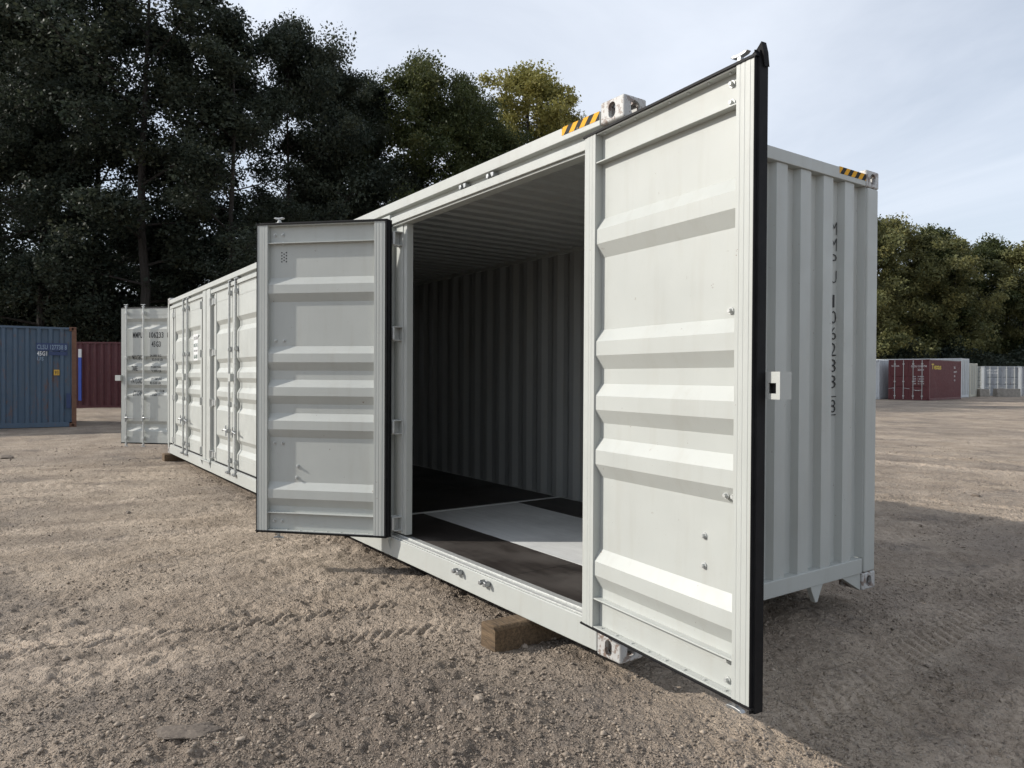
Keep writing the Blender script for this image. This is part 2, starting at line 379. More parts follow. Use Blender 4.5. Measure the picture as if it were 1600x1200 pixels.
def make_ground():
    base = math.atan2(fw.y, fw.x)
    fine = np.arange(-48, 48.001, .175); coarse = np.arange(54, 307, 6)
    ang = np.radians(np.concatenate([fine, coarse])) + base
    rr = [.35, .8, 1.2]; r = 1.5
    while r < 18: rr.append(r); r *= 1.0034
    while r < 80: rr.append(r); r *= 1.025
    while r < 5000: rr.append(r); r *= 1.4
    rr = np.array(rr); na, nr = len(ang), len(rr)
    X = CAM.x + rr[:,None]*np.cos(ang)[None]; Y = CAM.y + rr[:,None]*np.sin(ang)[None]
    Z = ground_z(X, Y) + relief(X, Y)
    co = np.stack([X,Y,Z], -1).reshape(-1,3)
    co = np.vstack([co, [[CAM.x, CAM.y, -.16]]])
    i = np.arange(nr-1)[:,None]; j = np.arange(na)[None]; j2 = (j+1) % na
    q = np.stack([i*na+j, (i+1)*na+j, (i+1)*na+j2, i*na+j2], -1).reshape(-1,4)
    me = bpy.data.meshes.new('ground')
    jj = np.arange(na); tri = np.stack([np.full(na, nr*na), jj, (jj+1) % na], -1)
    nl = q.size+tri.size
    me.vertices.add(len(co)); me.vertices.foreach_set('co', co.astype(np.float32).ravel())
    me.loops.add(nl); me.loops.foreach_set('vertex_index', np.concatenate([q.ravel(), tri.ravel()]).astype(np.int32))
    me.polygons.add(len(q)+len(tri))
    ls = np.concatenate([np.arange(len(q))*4, q.size+np.arange(len(tri))*3]).astype(np.int32)
    me.polygons.foreach_set('loop_start', ls); me.update(calc_edges=True); me.validate()
    me.shade_smooth()
    ln = np.append(lanes(X, Y).reshape(-1), 0.0); at = me.attributes.new('lane', 'FLOAT', 'POINT'); at.data.foreach_set('value', ln.astype(np.float32))
    o = obj('ground', me, M['ground']); o['kind'] = 'structure'; return o
make_ground()

def stone_arrays(n, pos, size, seed):
    rg = np.random.default_rng(seed)
    base = np.array([(1,0,0),(-1,0,0),(0,1,0),(0,-1,0),(0,0,1),(0,0,-1),(.6,.6,.55),(-.6,.6,.5),(-.6,-.6,.55),(.6,-.6,.5)], float)[:6]
    F = np.array([(0,2,4),(2,1,4),(1,3,4),(3,0,4),(2,0,5),(1,2,5),(3,1,5),(0,3,5)])
    v = np.repeat(base[None], n, 0)*rg.uniform(.6, 1.15, (n,6,1))
    v *= np.stack([size*rg.uniform(.7,1.3,n), size*rg.uniform(.6,1.1,n), size*rg.uniform(.4,.8,n)], -1)[:,None]
    a = rg.uniform(0, 6.28, n); c, s = np.cos(a), np.sin(a)
    x = v[:,:,0]*c[:,None]-v[:,:,1]*s[:,None]; y = v[:,:,0]*s[:,None]+v[:,:,1]*c[:,None]
    tl = rg.uniform(-.5,.5,n)[:,None]; z = v[:,:,2]+x*tl
    V = np.stack([x,y,z], -1)+pos[:,None]
    return V.reshape(-1,3), (F[None]+6*np.arange(n)[:,None,None]).reshape(-1,3)
def tri_mesh(name, V, F, attr=None, values=None):
    me = bpy.data.meshes.new(name); k = F.shape[1]
    me.vertices.add(len(V)); me.vertices.foreach_set('co', V.astype(np.float32).ravel())
    me.loops.add(F.size); me.loops.foreach_set('vertex_index', F.astype(np.int32).ravel())
    me.polygons.add(len(F)); me.polygons.foreach_set('loop_start', (np.arange(len(F))*k).astype(np.int32))
    me.update(calc_edges=True)
    if attr:
        at = me.attributes.new(attr, 'FLOAT', 'FACE'); at.data.foreach_set('value', values.astype(np.float32))
    return me
def make_gravel():
    n = 150000; base = math.atan2(fw.y, fw.x); rg = np.random.default_rng(5)
    r = 1.6*np.exp(rg.uniform(0, math.log(20/1.6), n)); a = base+np.radians(rg.uniform(-46, 46, n))
    x = CAM.x+r*np.cos(a); y = CAM.y+r*np.sin(a)
    keep = rg.uniform(0,1,n) < .14+.55*np.exp(-((x+.3)**2+(y+1.2)**2)/1.6)+.84*sstep(-.02, .13, fbm(x*1.1, y*1.1, 5, 60, .6))
    keep &= rg.uniform(0,1,n) > .8*lanes(x, y)
    x, y, r = x[keep], y[keep], r[keep]; n = len(x)
    size = np.clip(.0046*np.exp(rg.normal(0,.5,n)), .0025, .020)*(1+.05*r)
    z = ground_z(x,y)+relief(x,y)+size*.25
    V, F = stone_arrays(n, np.stack([x,y,z],-1), size, 6)
    tone = np.repeat(np.clip(rg.beta(2.2,2.8,n)+.35*(rg.uniform(0,1,n) > .985), 0, 1), 8)
    o = obj('gravel', tri_mesh('gravel', V, F, 'tone', tone), M['stones']); o['kind'] = 'stuff'
    o['label'] = 'loose grey and tan gravel scattered over the dirt'; o['category'] = 'gravel'
make_gravel()

# ------------------------------------------------------------------ shared pieces of a shipping container
def bool_mesh(base, cutters, name, bevel=.0):
    tmp = []
    bo = bpy.data.objects.new('tmp', base); COL.objects.link(bo); tmp.append(bo)
    if bevel:
        b = bo.modifiers.new('b', 'BEVEL'); b.width = bevel; b.segments = 3; b.limit_method = 'ANGLE'
    for c in cutters:
        co = bpy.data.objects.new('tmp', c); COL.objects.link(co); tmp.append(co)
        md = bo.modifiers.new('x', 'BOOLEAN'); md.operation = 'DIFFERENCE'; md.object = co; md.solver = 'EXACT'
    dg = bpy.context.evaluated_depsgraph_get()
    me = bpy.data.meshes.new_from_object(bo.evaluated_get(dg)); me.name = name
    for t in tmp: bpy.data.objects.remove(t)
    return me
def stadium(w, h, n=8):
    """outline of a slot w x h"""
    r = min(w, h)/2; pts = []
    for q in range(4*n):
        a = 6.28318*q/(4*n)+.001; cx = (w/2-r)*(1 if math.cos(a) > 0 else -1); cz = (h/2-r)*(1 if math.sin(a) > 0 else -1)
        pts.append((cx+r*math.cos(a), cz+r*math.sin(a)))
    return pts
def casting_mesh():
    # corner at the origin, casting runs towards -x, +y, +z
    lx, ly, lz = .178, .162, .118
    base = MB().box(-lx, 0, 0, ly, 0, lz).mesh('c')
    inner = MB().box(-lx+.026, -.024, .024, ly-.026, .018, lz-.018).mesh('i')
    cut = [inner]
    cut.append(MB().prism(stadium(.052, .082), lambda p,q,t: (-lx/2+p, t, lz/2+q), -.05, .06).mesh('s'))
    cut.append(MB().prism(stadium(.066, .076), lambda p,q,t: (t, ly/2+p, lz/2+q), -.06, .05).mesh('e'))
    cut.append(MB().prism(stadium(.116, .062), lambda p,q,t: (-lx/2+p, ly/2+q, t), -.05, .2).mesh('t'))
    return bool_mesh(base, cut, 'corner_casting', .011)
CAST = casting_mesh()
def castings(root, L, Wd, H, mat, sx=-1, proud=0.0):
    """eight castings on a box x in [-L,0] (sx=-1)"""
    out = []
    for zx in (0, 1):
        for yy in (0, 1):
            for zz in (0, 1):
                o = obj('corner_casting', CAST, None, root)
                o.location = ((-L-proud) if zx else proud, (Wd+proud) if yy else -proud, H if zz else 0)
                o.scale = (-1 if zx else 1, -1 if yy else 1, -1 if zz else 1)
                if not CAST.materials: CAST.materials.append(mat)
                o.material_slots[0].link = 'OBJECT'; o.material_slots[0].material = mat
                out.append(o)
    return out
def corr(a, b, pitch, outer, slope, depth, start):
    """zig-zag (t,d): d=0 on the outer flats, d=depth on the inner flats, from a to b"""
    pts = []; inner = pitch-outer-2*slope; t = start
    while t > a: t -= pitch
    raw = []
    while t < b+pitch:
        raw += [(t,0),(t+outer,0),(t+outer+slope,depth),(t+outer+slope+inner,depth)]; t += pitch
    def at(x):
        for (p,d),(q,e) in zip(raw, raw[1:]):
            if p <= x <= q and q > p: return d+(e-d)*(x-p)/(q-p)
        return 0
    pts = [(a,at(a))]+[p for p in raw if a+1e-4 < p[0] < b-1e-4]+[(b,at(b))]
    return pts, at

FONT_CACHE = {}
def text_mesh(s, h, squeeze=.72, bold=.012, spacing=1.05):
    cu = bpy.data.curves.new('t', 'FONT'); cu.body = s; cu.size = 1.0; cu.offset = bold; cu.space_character = spacing
    cu.resolution_u = 2; cu.fill_mode = 'FRONT'
    to = bpy.data.objects.new('t', cu); COL.objects.link(to)
    dg = bpy.context.evaluated_depsgraph_get(); me = bpy.data.meshes.new_from_object(to.evaluated_get(dg))
    bpy.data.objects.remove(to); bpy.data.curves.remove(cu)
    k = h/.70
    for v in me.vertices: v.co = (v.co.x*k*squeeze, v.co.y*k, 0)
    return me
def text(name, s, h, fn, mat, parent, align='L', squeeze=.72, breaks_x=(), breaks_y=(), bold=.012, origin=(0,0), width=None, upright=True):
    """flat lettering laid onto a surface: fn(x,y)->local xyz, cut at the folds of that surface"""
    me = text_mesh(s, h, squeeze, bold)
    xs = [v.co.x for v in me.vertices]
    if not xs: return None
    w = max(xs)-min(xs)
    kx = (width/w) if width else 1.0
    off = {'L': -min(xs)*kx, 'C': -(max(xs)+min(xs))/2*kx, 'R': -max(xs)*kx}[align]
    for v in me.vertices: v.co.x = v.co.x*kx+off+origin[0]; v.co.y += origin[1]
    bm = bmesh.new(); bm.from_mesh(me)
    for b in breaks_x: bmesh.ops.bisect_plane(bm, geom=bm.verts[:]+bm.edges[:]+bm.faces[:], plane_co=(b,0,0), plane_no=(1,0,0))
    for b in breaks_y: bmesh.ops.bisect_plane(bm, geom=bm.verts[:]+bm.edges[:]+bm.faces[:], plane_co=(0,b,0), plane_no=(0,1,0))
    bmesh.ops.triangulate(bm, faces=bm.faces)
    for v in bm.verts: v.co = Vector(fn(v.co.x, v.co.y))
    bm.to_mesh(me); bm.free(); me.name = name
    return obj(name, me, mat, parent)

T = .055
def fold_profile(h, ridges, z0, z1, v0=.008, v1=.043):
    """panel fold line from bottom z0 to top z1; ridges are centres measured down from the leaf top"""
    pts = [(z0, v0)]
    for c in sorted(ridges, reverse=True):
        zc = h-c
        pts += [(zc-.035-.068, v0), (zc-.035, v1), (zc+.035, v1), (zc+.035+.060, v0)]
    pts.append((z1, v0)); return pts
def prof_at(pts, z):
    for (a,d),(b,e) in zip(pts, pts[1:]):
        if a <= z <= b and b > a: return d+(e-d)*(z-a)/(b-a)
    return pts[0][1]
RIDGES = (.517, 1.075, 1.347, 1.62, 2.18)
def leaf(name, parent, w, h, mirrored, mat, ridges=RIDGES, rods=(1.0,), box=False, bolts=(), vents=False, hinge_z=(.085,.855,1.60,2.355), ledge=.15, handle_z=.50, rod_over=.075, stile=.092, hinge_seal=.5, free_back=0.0):
    sg = -1 if mirrored else 1
    def fin(mb, nm, mt, par, **k):
        if mirrored: mb.mirror_x()
        return mb.build(nm, mt, par, **k)
    pr = fold_profile(h, ridges, ledge-.003, h-ledge+.003)
    p = fin(MB().sheet(pr, .0025, lambda t,d,s: (s,d,t), stile-.002, w-stile+.002), name, mat, parent)
    for u0, free in ((0, 0), (w-stile, 1)):
        g = [(0,0),(stile,0),(stile,T),(.074,T),(.072,T-.0012),(.067,T-.0012),(.065,T),(.050,T),(.048,T-.0012),(.044,T-.0012),(.042,T),(.022,T),(.021,T-.0015),(0,T-.0015)]
        if free: g = [(stile-a, b) for a, b in reversed(g)]
        fin(MB().prism(g, lambda a,b,t: (u0+a, b, t), 0, h), 'stile', mat, p, bevel=.0025)
    for z0, z1 in ((0, ledge), (h-ledge, h)):                       # channel rails
        top = z0 > 0
        a, b = stile+.001, w-stile-.001
        mb = MB().box(a, b, .006, .012, z0+.007, z1-.007)
        mb.box(a, b, .006, T-.004, z0, z0+.007).box(a, b, .006, T-.004, z1-.007, z1)
        fin(mb, 'rail', mat, p, bevel=.0015)
        for k in range(8):                                           # screws through the outer flange
            u = stile+.05+(w-2*stile-.1)*k/7; zz = (h-.0075) if top else .0075
            fin(MB().tube([(u,.034,zz),(u,.034,zz+(-.005 if top else .005))], .007, 6), 'screw', M['galv_dull'], p)
    gk = MB()
    lips = [(0,0),(.012,0),(.012,.006),(.030,.010),(.030,.015),(.014,.018),(.014,.032),(.026,.036),(.026,.041),(.012,.044),(.012,T+.004),(0,T+.004)]
    lf = [(.012 if a > .013 else a*.25, b) for a, b in lips]
    lf = [(a, b-free_back if b < .03 else b) for a, b in lf]; gk.prism(lf, lambda a,b,t: (w+a, b, t), -.024, h+.024); gk.prism(lips, lambda a,b,t: (-a*hinge_seal, b*(.72 if hinge_seal < 1 else 1), t), -.012, h+.012)
    gk.prism(lips, lambda a,b,t: (t, b+.0007, h+a*.8), -.010, w+.0105); gk.prism(lips, lambda a,b,t: (t, b+.0007, -a*.75), -.010, w+.0105)
    fin(gk, 'gasket', M['rubber'], p)
    for zz in hinge_z:
        mb = MB().box(.0, .075, -.008, 0, zz-.045, zz+.045).box(-.045, .0, -.020, -.008, zz-.045, zz+.045)
        mb.tube([(-.045,-.016,zz-.05),(-.045,-.016,zz+.05)], .014, 8)
        fin(mb, 'hinge', M['galv_dull'], p, bevel=.003)
    for ru in rods:
        u = w-.15 if ru == 1.0 else ru
        mb = MB().tube([(u,-.030,-rod_over+.03),(u,-.030,h+rod_over-.03)], .0165, 10)
        fin(mb, 'lock_rod', M['galv_dull'], p, smooth=False)
        for zz, s in ((-rod_over, 1), (h+rod_over, -1)):             # double-horned cam on each end of the rod
            mb = MB().box(u-.010, u+.010, -.040, -.020, zz+s*.010, zz+s*.060)
            mb.prism([(-.046,.002),(-.030,-.004),(-.010,.0),(.010,.0),(.030,-.004),(.046,.002),(.034,.011),(.013,.014),(-.013,.014),(-.034,.011)], lambda a,b,t: (u+a, t, zz+s*b), -.042, -.018)
            mb.prism([(-.036,.040),(-.012,.036),(.012,.036),(.036,.040),(.030,.050),(-.030,.050)], lambda a,b,t: (u+a, t, zz+s*b), -.041, -.019)
            fin(mb, 'lock_cam', M['galv'], p, bevel=.003)
        for zz in (.09, .86, 1.62, h-.09):                           # bearing brackets
            mb = MB().box(u-.030, u+.030, -.012, 0, zz-.035, zz+.035).box(u-.021, u+.021, -.052, -.012, zz-.022, zz+.022)
            fin(mb, 'rod_bracket', M['galv_dull'], p, bevel=.004)
        zz = handle_z                                                # short handle hub with lever
        mb = MB().box(u-.024, u+.024, -.066, -.012, zz-.025, zz+.025)
        mb.tube([(u,-.06,zz+.01),(u-.06,-.082,zz+.015),(u-.19,-.075,zz-.006)], [.012,.011,.009], 8)
        mb.tube([(u-.02,-.07,zz+.075),(u-.01,-.07,zz-.07)], .009, 8)
        fin(mb, 'handle', M['galv'], p, bevel=.002)
    if box:
        u0, u1, v0, v1, z0, z1 = w-.025, w+.080, -.068, -.004, 1.180, 1.285
        hu0, hu1, hz0, hz1 = w+.026, w+.062, z0+.022, z0+.062
        mb = MB().box(u0,u1,v0,v0+.006,z0,z1).box(u0,u1,v0+.006,v1,z1-.006,z1).box(u0,u1,v0+.006,v1,z0,z0+.006).box(u1-.006,u1,v0+.006,v1,z0+.006,z1-.006)
        mb.box(u0-.006,u0,v0,v1,z0,z1); mb.box(u0,hu0,v1-.006,v1,z0+.006,z1-.006).box(hu1,u1-.006,v1-.006,v1,z0+.006,z1-.006).box(hu0,hu1,v1-.006,v1,z0+.006,hz0).box(hu0,hu1,v1-.006,v1,hz1,z1-.006)
        fin(mb, 'lock_box', mat, p)
        mb = MB().box(hu0-.008,hu1+.008,v1-.030,v1-.026,hz0-.008,hz1+.008)  # dark sheet behind the hole, its colour stands in for the shade inside
        fin(mb, 'lock_box_hole_shade', M['dark'], p)
    for (u, z) in bolts:
        d = .012 if (z < ledge or z > h-ledge) else prof_at(pr, z)+.0025
        mb = MB().tube([(u,d,z),(u,d+.005,z)], .015, 10).tube([(u,d+.005,z),(u,d+.018,z)], [.010,.008], 6)
        fin(mb, 'bolt', M['galv_dull'], p)
    if vents:
        mb = MB()
        for k, (a, b) in enumerate([(0,0),(.02,.012),(-.02,.012),(.02,-.012),(-.02,-.012),(0,.025),(0,-.025),(.02,.037),(-.02,.037),(.02,-.037),(-.02,-.037)]):
            mb.tube([(w-.215+a, .0105, h-.255+b),(w-.215+a, .0122, h-.255+b)], .0062, 8)
        fin(mb, 'vent_holes', M['decal'], p)
    p['fold'] = [c for q in pr for c in q]
    return p

# ------------------------------------------------------------------ the white forty-foot container with side doors
L, WD, H = 12.192, 2.438, 2.896
box = empty('shipping_container'); tag(box, 'long white shipping container with open side doors standing on timber blocks', 'container')
castings(box, L, WD, H, M['white_chip'], proud=.002)
WH = M['white']
XC = [-1.40-3.07*i for i in range(4)]
def part(name, mb, mat=WH, bevel=.004, par=box): return mb.build(name, mat, par, bevel=bevel)
# corner posts (kept 2 mm inside the castings)
part('corner_post', MB().box(-.245, 0, 0, .010, .205, 2.68).box(-.06, 0, .010, .16, .12, 2.778).box(-.245, -.06, .010, .11, .205, 2.68))
part('corner_post', MB().box(-.10, 0, WD-.14, WD, .12, 2.778), bevel=.012)
part('corner_post', MB().box(-L, -11.765, .012, .11, .205, 2.68).box(-11.765, -11.64, .084, .108, .205, 2.667).box(-L, -L+.085, -.002, .012, .12, 2.778))
part('corner_post', MB().box(-L, -L+.16, WD-.14, WD, .12, 2.778), bevel=.012)
# front top rail: flange, shadowed web, lower member
a, b = -L+.180, -.180
part('top_rail', MB().box(a, b, 0, .075, 2.782, 2.855))
part('top_rail_web', MB().box(a+.02, b-.02, .045, .060, 2.738, 2.785), bevel=0)
part('door_header', MB().box(-L+.16, -.06, .004, .10, 2.684, 2.738).box(-L+.16, -.06, .022, .10, 2.668, 2.684), bevel=.003)
part('hazard_tape', MB().box(-.495, -.184, -.0015, .06, 2.812, 2.8572), M['hazard'], 0)
part('top_rail', MB().box(a, b, WD-.06, WD, 2.79, 2.855))
# side sill with its ledge
part('side_sill', MB().box(a, b, 0, .05, .012, .165).box(a, b, .05, .12, .012, .03))
part('sill_ledge', MB().box(a+.01, b+.12, .012, .125, .1655, .176).box(a+.01, b+.12, .050, .062, .176, .188), M['galv_dull'], .002)
part('side_sill', MB().box(a, b, WD-.05, WD, .02, .165))
# panels between the doors
for i in range(3):
    xm = (XC[i]+XC[i+1])/2; hw = .385
    wr = .41 if i == 0 else .50
    part('door_post', MB().box(xm-hw, xm+hw, .045, .10, .20, 2.68).box(xm-.43, xm+wr, .084, .099, .20, 2.667).box(xm-.245, xm-.045, -.004, .045, .17, 2.762).box(xm-.045, xm+.045, .006, .045, .176, 2.76).box(xm+.045, xm+.245, -.004, .045, .17, 2.762))
    part('post_foot', MB().box(xm-.30, xm+.30, -.030, -.001, .150, .168), bevel=.002)
    for s in (-1, 1):
        x = xm+s*.27
        part('foot_gusset', MB().prism([(-.026,.150),(0,.150),(0,.060)], lambda p,q,t: (t,p,q), x-.004, x+.004), bevel=0)
    for s in (-1, 1):
        for zz in (.285, 1.055, 1.80, 2.555):                       # fixed half of each hinge
            x = xm+s*.365
            part('hinge_bracket', MB().box(x-.018,x+.05 if s < 0 else x+.018,-.020,.0448,zz-.056,zz-.048).box(x-.018 if s < 0 else x-.05,x+.018,-.020,.0448,zz+.048,zz+.056).box(x-s*.045-.004,x-s*.045+.004,-.030,.0448,zz-.06,zz+.06), M['galv_dull'], .002)
# jambs of the open doorway
part('door_jamb', MB().box(-2.55, -2.495, .052, .11, .20, 2.668), bevel=.004)
part('door_jamb', MB().box(-.36, -.247, .052, .11, .20, 2.668), bevel=.004)
# hull: back wall, end walls, roof
pts, _ = corr(-L+.10, -.10, .278, .072, .068, .036, -.1)
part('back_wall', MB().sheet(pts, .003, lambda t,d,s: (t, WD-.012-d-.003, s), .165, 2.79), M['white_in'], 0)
endpts, end_at = corr(.06, WD-.13, .25, .11, .018, .0456, 1.79)
part('end_wall', MB().sheet(endpts, .003, lambda t,d,s: (-.010-d-.003, t, s), .2245, 2.779), WH, 0)
part('end_sill', MB().box(-.07, 0, .165, WD-.165, .122, .224))
part('end_top_rail', MB().box(-.07, 0, .165, WD-.165, 2.78, 2.858))
part('hazard_tape', MB().box(-.03, .0015, 1.95, 2.273, 2.815, 2.8602), M['hazard'], 0)
rp_, _ = corr(-L+.07, -.07, .209, .09, .016, .020, -.1)
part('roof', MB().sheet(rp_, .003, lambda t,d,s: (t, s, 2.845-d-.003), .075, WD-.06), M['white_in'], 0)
part('end_header', MB().box(-L, -L+.10, .165, WD-.165, 2.73, 2.858)); part('end_sill', MB().box(-L, -L+.10, .165, WD-.165, .02, .165))
# plates hanging below the end sill
part('gooseneck_plate', MB().prism([(1.675,.122),(1.815,.122),(1.775,.055),(1.755,.012),(1.730,.012),(1.690,.085)], lambda p,q,t: (t,p,q), -.040, -.006), bevel=.003)
part('corner_gusset', MB().prism([(2.04,.1215),(2.274,.1215),(2.274,.0)], lambda p,q,t: (t,p,q), -.05, -.012), bevel=.003)
part('corner_gusset', MB().prism([(.40,.1215),(.166,.1215),(.166,.0)], lambda p,q,t: (t,p,q), -.05, -.012), bevel=.003)
for x in (-.6, -1.2, -1.8, -2.4, -3.0, -3.6, -4.2, -4.8):           # cross members under the floor
    part('cross_member', MB().box(x-.05, x+.05, .055, WD-.055, .03, .13), M['dark'], 0)
# floor boards and the pale plate
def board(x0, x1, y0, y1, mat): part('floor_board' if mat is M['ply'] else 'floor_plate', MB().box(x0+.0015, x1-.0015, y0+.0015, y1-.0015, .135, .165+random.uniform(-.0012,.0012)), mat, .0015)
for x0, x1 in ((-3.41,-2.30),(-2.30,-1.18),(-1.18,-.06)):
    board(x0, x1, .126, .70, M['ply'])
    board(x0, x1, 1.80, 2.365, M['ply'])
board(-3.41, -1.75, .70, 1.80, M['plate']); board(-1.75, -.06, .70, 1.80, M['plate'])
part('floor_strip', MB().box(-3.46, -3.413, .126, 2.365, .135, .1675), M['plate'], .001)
x = -3.463
while x > -12:
    for y0, y1 in ((.126,.70),(.70,1.25),(1.25,1.80),(1.80,2.365)): board(x-1.1, x, y0, y1, M['ply'])
    x -= 1.1
# lock keepers on sill and header
for xc in XC:
    for s in (-1, 1):
        for z, dz in ((.128, 1), (2.758, -1)):
            x = xc+s*.17; y1 = -.0005 if z < 1 else .0445
            y0 = y1-.055
            mb = MB().box(x-.034, x+.034, y1-.008, y1, z-.016, z+.016)
            mb.prism([(-.044,-.012),(-.018,-.014),(-.014,.004),(-.022,.020),(-.042,.014)], lambda p,q,t: (x+p, t, z+dz*q), y0+.008, y1-.008)
            mb.prism([(.044,-.012),(.018,-.014),(.014,.004),(.022,.020),(.042,.014)], lambda p,q,t: (x+p, t, z+dz*q), y0+.008, y1-.008)
            mb.box(x-.009, x+.009, y0+.020, y1-.008, z-dz*.022, z-dz*.004)
            part('lock_keeper', mb, M['galv'], .004)
# closed side doors
for i in (1, 2, 3):
    l = leaf('side_door', box, 1.107, 2.48, False, WH); l.location = (XC[i]-1.115, .022, .20)
    r = leaf('side_door', box, 1.107, 2.48, True, WH, box=True); r.location = (XC[i]+1.115, .022, .20)
    if i == 3: STICKER_DOOR = r
# the two open leaves
hh = 2.48
def zt(c): return hh-(c-65)*.002307
def ul(c): return 1.10-(c-28)*.00244
lb = [(ul(a), zt(b)) for a, b in ((85,97),(113,97),(85,128),(113,128),(87,470),(117,470),(84,832),(112,832),(167,912),(163,952),(84,1077),(113,1077),(84,1107),(112,1107))]
lo = leaf('side_door', box, 1.10, hh, False, WH, bolts=lb, vents=True, hinge_seal=1.3)
lo['label'] = 'half open left leaf of the doorway, inner face showing'
lo.location = (-2.598, -.063, .20); lo.rotation_euler = (0, 0, math.atan2(-.6925, -.7217))
rb = [(.958,hh-.045),(.958,hh-.120),(1.0,hh-.05),(.958,1.53),(1.0,1.53),(.958,.79),(1.0,.79),(.82,.60),(.82,.475),(.958,.125),(.958,.045)]
ro = leaf('side_door', box, 1.108, hh, True, WH, bolts=rb, box=True, free_back=.014, rod_over=.085)
ro['label'] = 'right leaf swung fully back past the corner, inner face showing'
ro.location = (-.146, -.073, .20); ro.rotation_euler = (0, 0, math.atan2(.0957, -.9954))
# torn tip of the rubber seal standing up at the top of the right leaf
mb = MB().prism([(-1.058,hh+.012),(-1.080,hh+.026),(-1.102,hh+.034),(-1.128,hh+.052),(-1.131,hh+.016),(-1.126,hh-.035),(-1.119,hh+.0),(-1.085,hh+.014)], lambda p,q,t: (p, t+.25*(q-hh), q), .004, .030)
mb.build('seal_flap', M['rubber'], ro)
# cargo door swung out at the far end and its closed mate
CR = (.29, 1.0, 1.275, 1.55, 2.24)
cdoor = leaf('cargo_door', box, 1.06, 2.56, True, WH, ridges=CR, rods=(.93,.56), box=True, handle_z=.47, rod_over=.07, stile=.08, hinge_z=(.12,.88,1.64,2.42), ledge=.13)
cdoor.location = (-L-.045, .055, .17); cdoor.rotation_euler = (0, 0, R(224-180))
cdoor['label'] = 'open cargo door with black markings and lock rods'
cm = leaf('cargo_door', box, 1.06, 2.56, False, WH, ridges=CR, rods=(.93,.56), handle_z=.47, rod_over=.07, stile=.08, hinge_z=(.12,.88,1.64,2.42), ledge=.13)
cm.location = (-L+.02, WD-.16, .17); cm.rotation_euler = (0, 0, R(-90))
cf = fold_profile(2.56, CR, .136, 2.56-.136)
brk = [p[0] for p in cf]
def on_cargo(x, z): return (x, prof_at(cf, z)-.0022 if x < -.085 else -.0022, z)
def ct(s, u, z, h, width, al='L'):                                   # u measured from the free edge
    text('marking', s, h, on_cargo, M['decal'], cdoor, al, origin=(-1.06+u, z), breaks_y=brk, breaks_x=(-.085,), width=width, bold=.02)
ct('MMPU', .245, 2.00, .105, .205); ct('106233', .60, 2.00, .105, .30); ct('8', .985, 2.00, .105, .045)
ct('45G3', .645, 1.83, .10, .195)
ct('MAX.GROSS', .225, 1.585, .085, .25); ct('24.000 KG', .61, 1.635, .045, .24); ct('52.910 LB', .63, 1.565, .045, .23)
ct('TARE', .215, 1.37, .095, .13); ct('4.260 KG', .64, 1.425, .045, .20); ct('9.390 LB', .645, 1.345, .045, .20)
ct('PAYLOAD', .215, 1.13, .095, .24); ct('19.740 KG', .63, 1.195, .045, .22); ct('43.520 LB', .61, 1.12, .045, .23)
ct('CU.CAP', .235, .90, .095, .20); ct('74.3 CU.M', .69, .965, .045, .20); ct('2.624 CU.FT', .66, .895, .045, .24)
# sticker on the far pair of side doors
sf = fold_profile(2.48, RIDGES, .156, 2.48-.156)
def on_side(x, z): return (x, prof_at(sf, z)-.003, z)
mb = MB().box(-.62, -.30, .0045, .0065, 1.50, 1.93); mb.build('sticker', M['white_decal'], STICKER_DOOR)
for s, z, h, wd, mt in (('JOTUL TEAM', 1.84, .05, .26, 'decal'), ('800-227-9672', 1.72, .06, .28, 'green_decal'), ('RENT OR BUY', 1.645, .03, .26, 'decal'), ('860-4000', 1.53, .07, .25, 'green_decal')):
    text('sticker_print', s, h, lambda x,z: (x, .0035, z), M[mt], STICKER_DOOR, 'C', origin=(-.46, z), width=wd)
# stacked number on the end wall, running over the fold of the panel
ey = [p[0] for p in endpts]
def on_end(y, z): return (-.010-end_at(y)+.0022, y, z)
z = 2.53
for ch in 'MMPU 106233 8':
    if ch == ' ': z -= .055; continue
    z -= .108
    text('end_marking', ch, .090, on_end, M['decal'], box, 'C', origin=(1.984, z), breaks_x=ey, width=.066 if ch != '1' else .020, bold=-.013)
mbx = MB()
for (y0,y1,z0,z1) in ((2.026,2.031,z-.012,z+.106),(1.975,2.031,z-.017,z-.012),(1.975,2.031,z+.106,z+.111)):
    mbx.box(-.0578, -.0535, y0, y1, z0, z1)
mbx.build('end_marking', M['decal'], box)

# ------------------------------------------------------------------ timber blocks under the container
def timber(name, label, x0, x1, y0, y1, z0, z1, rz=0):
    mb = MB(); n = 12; prof = [(x0,z0+.022),(x0+.02,z0),(x1-.02,z0),(x1,z0+.02),(x1,z1-.022),(x1-.008,z1-.008),(x1-.022,z1),(x0+.026,z1),(x0+.008,z1-.008),(x0,z1-.026)]
    cx = (x0+x1)/2
    o = MB().prism([(p-cx,q) for p,q in prof], lambda p,q,t: (p,t,q), y0, y1)
    me = o.mesh(name); bm = bmesh.new(); bm.from_mesh(me)
    for k in range(1, n): bmesh.ops.bisect_plane(bm, geom=bm.verts[:]+bm.edges[:]+bm.faces[:], plane_co=(0,y0+(y1-y0)*k/n,0), plane_no=(0,1,0))
    for v in bm.verts:
        v.co += Vector((random.uniform(-.003,.003), random.uniform(-.003,.003), random.uniform(-.003,0)))
    bm.to_mesh(me); bm.free()
    ob = obj(name, me, M['timber']); ob.location = (cx,0,0); ob.rotation_euler = (0,0,rz); return tag(ob, label, 'timber')
timber('timber_block', 'weathered brown timber beam sticking out under the open doorway', -.935, -.775, -.235, 1.7, -.175, .0105, R(-3))
timber('timber_block', 'dark timber under the far left corner of the white container', -12.20, -11.95, -.10, 2.5, -.17, -.002)
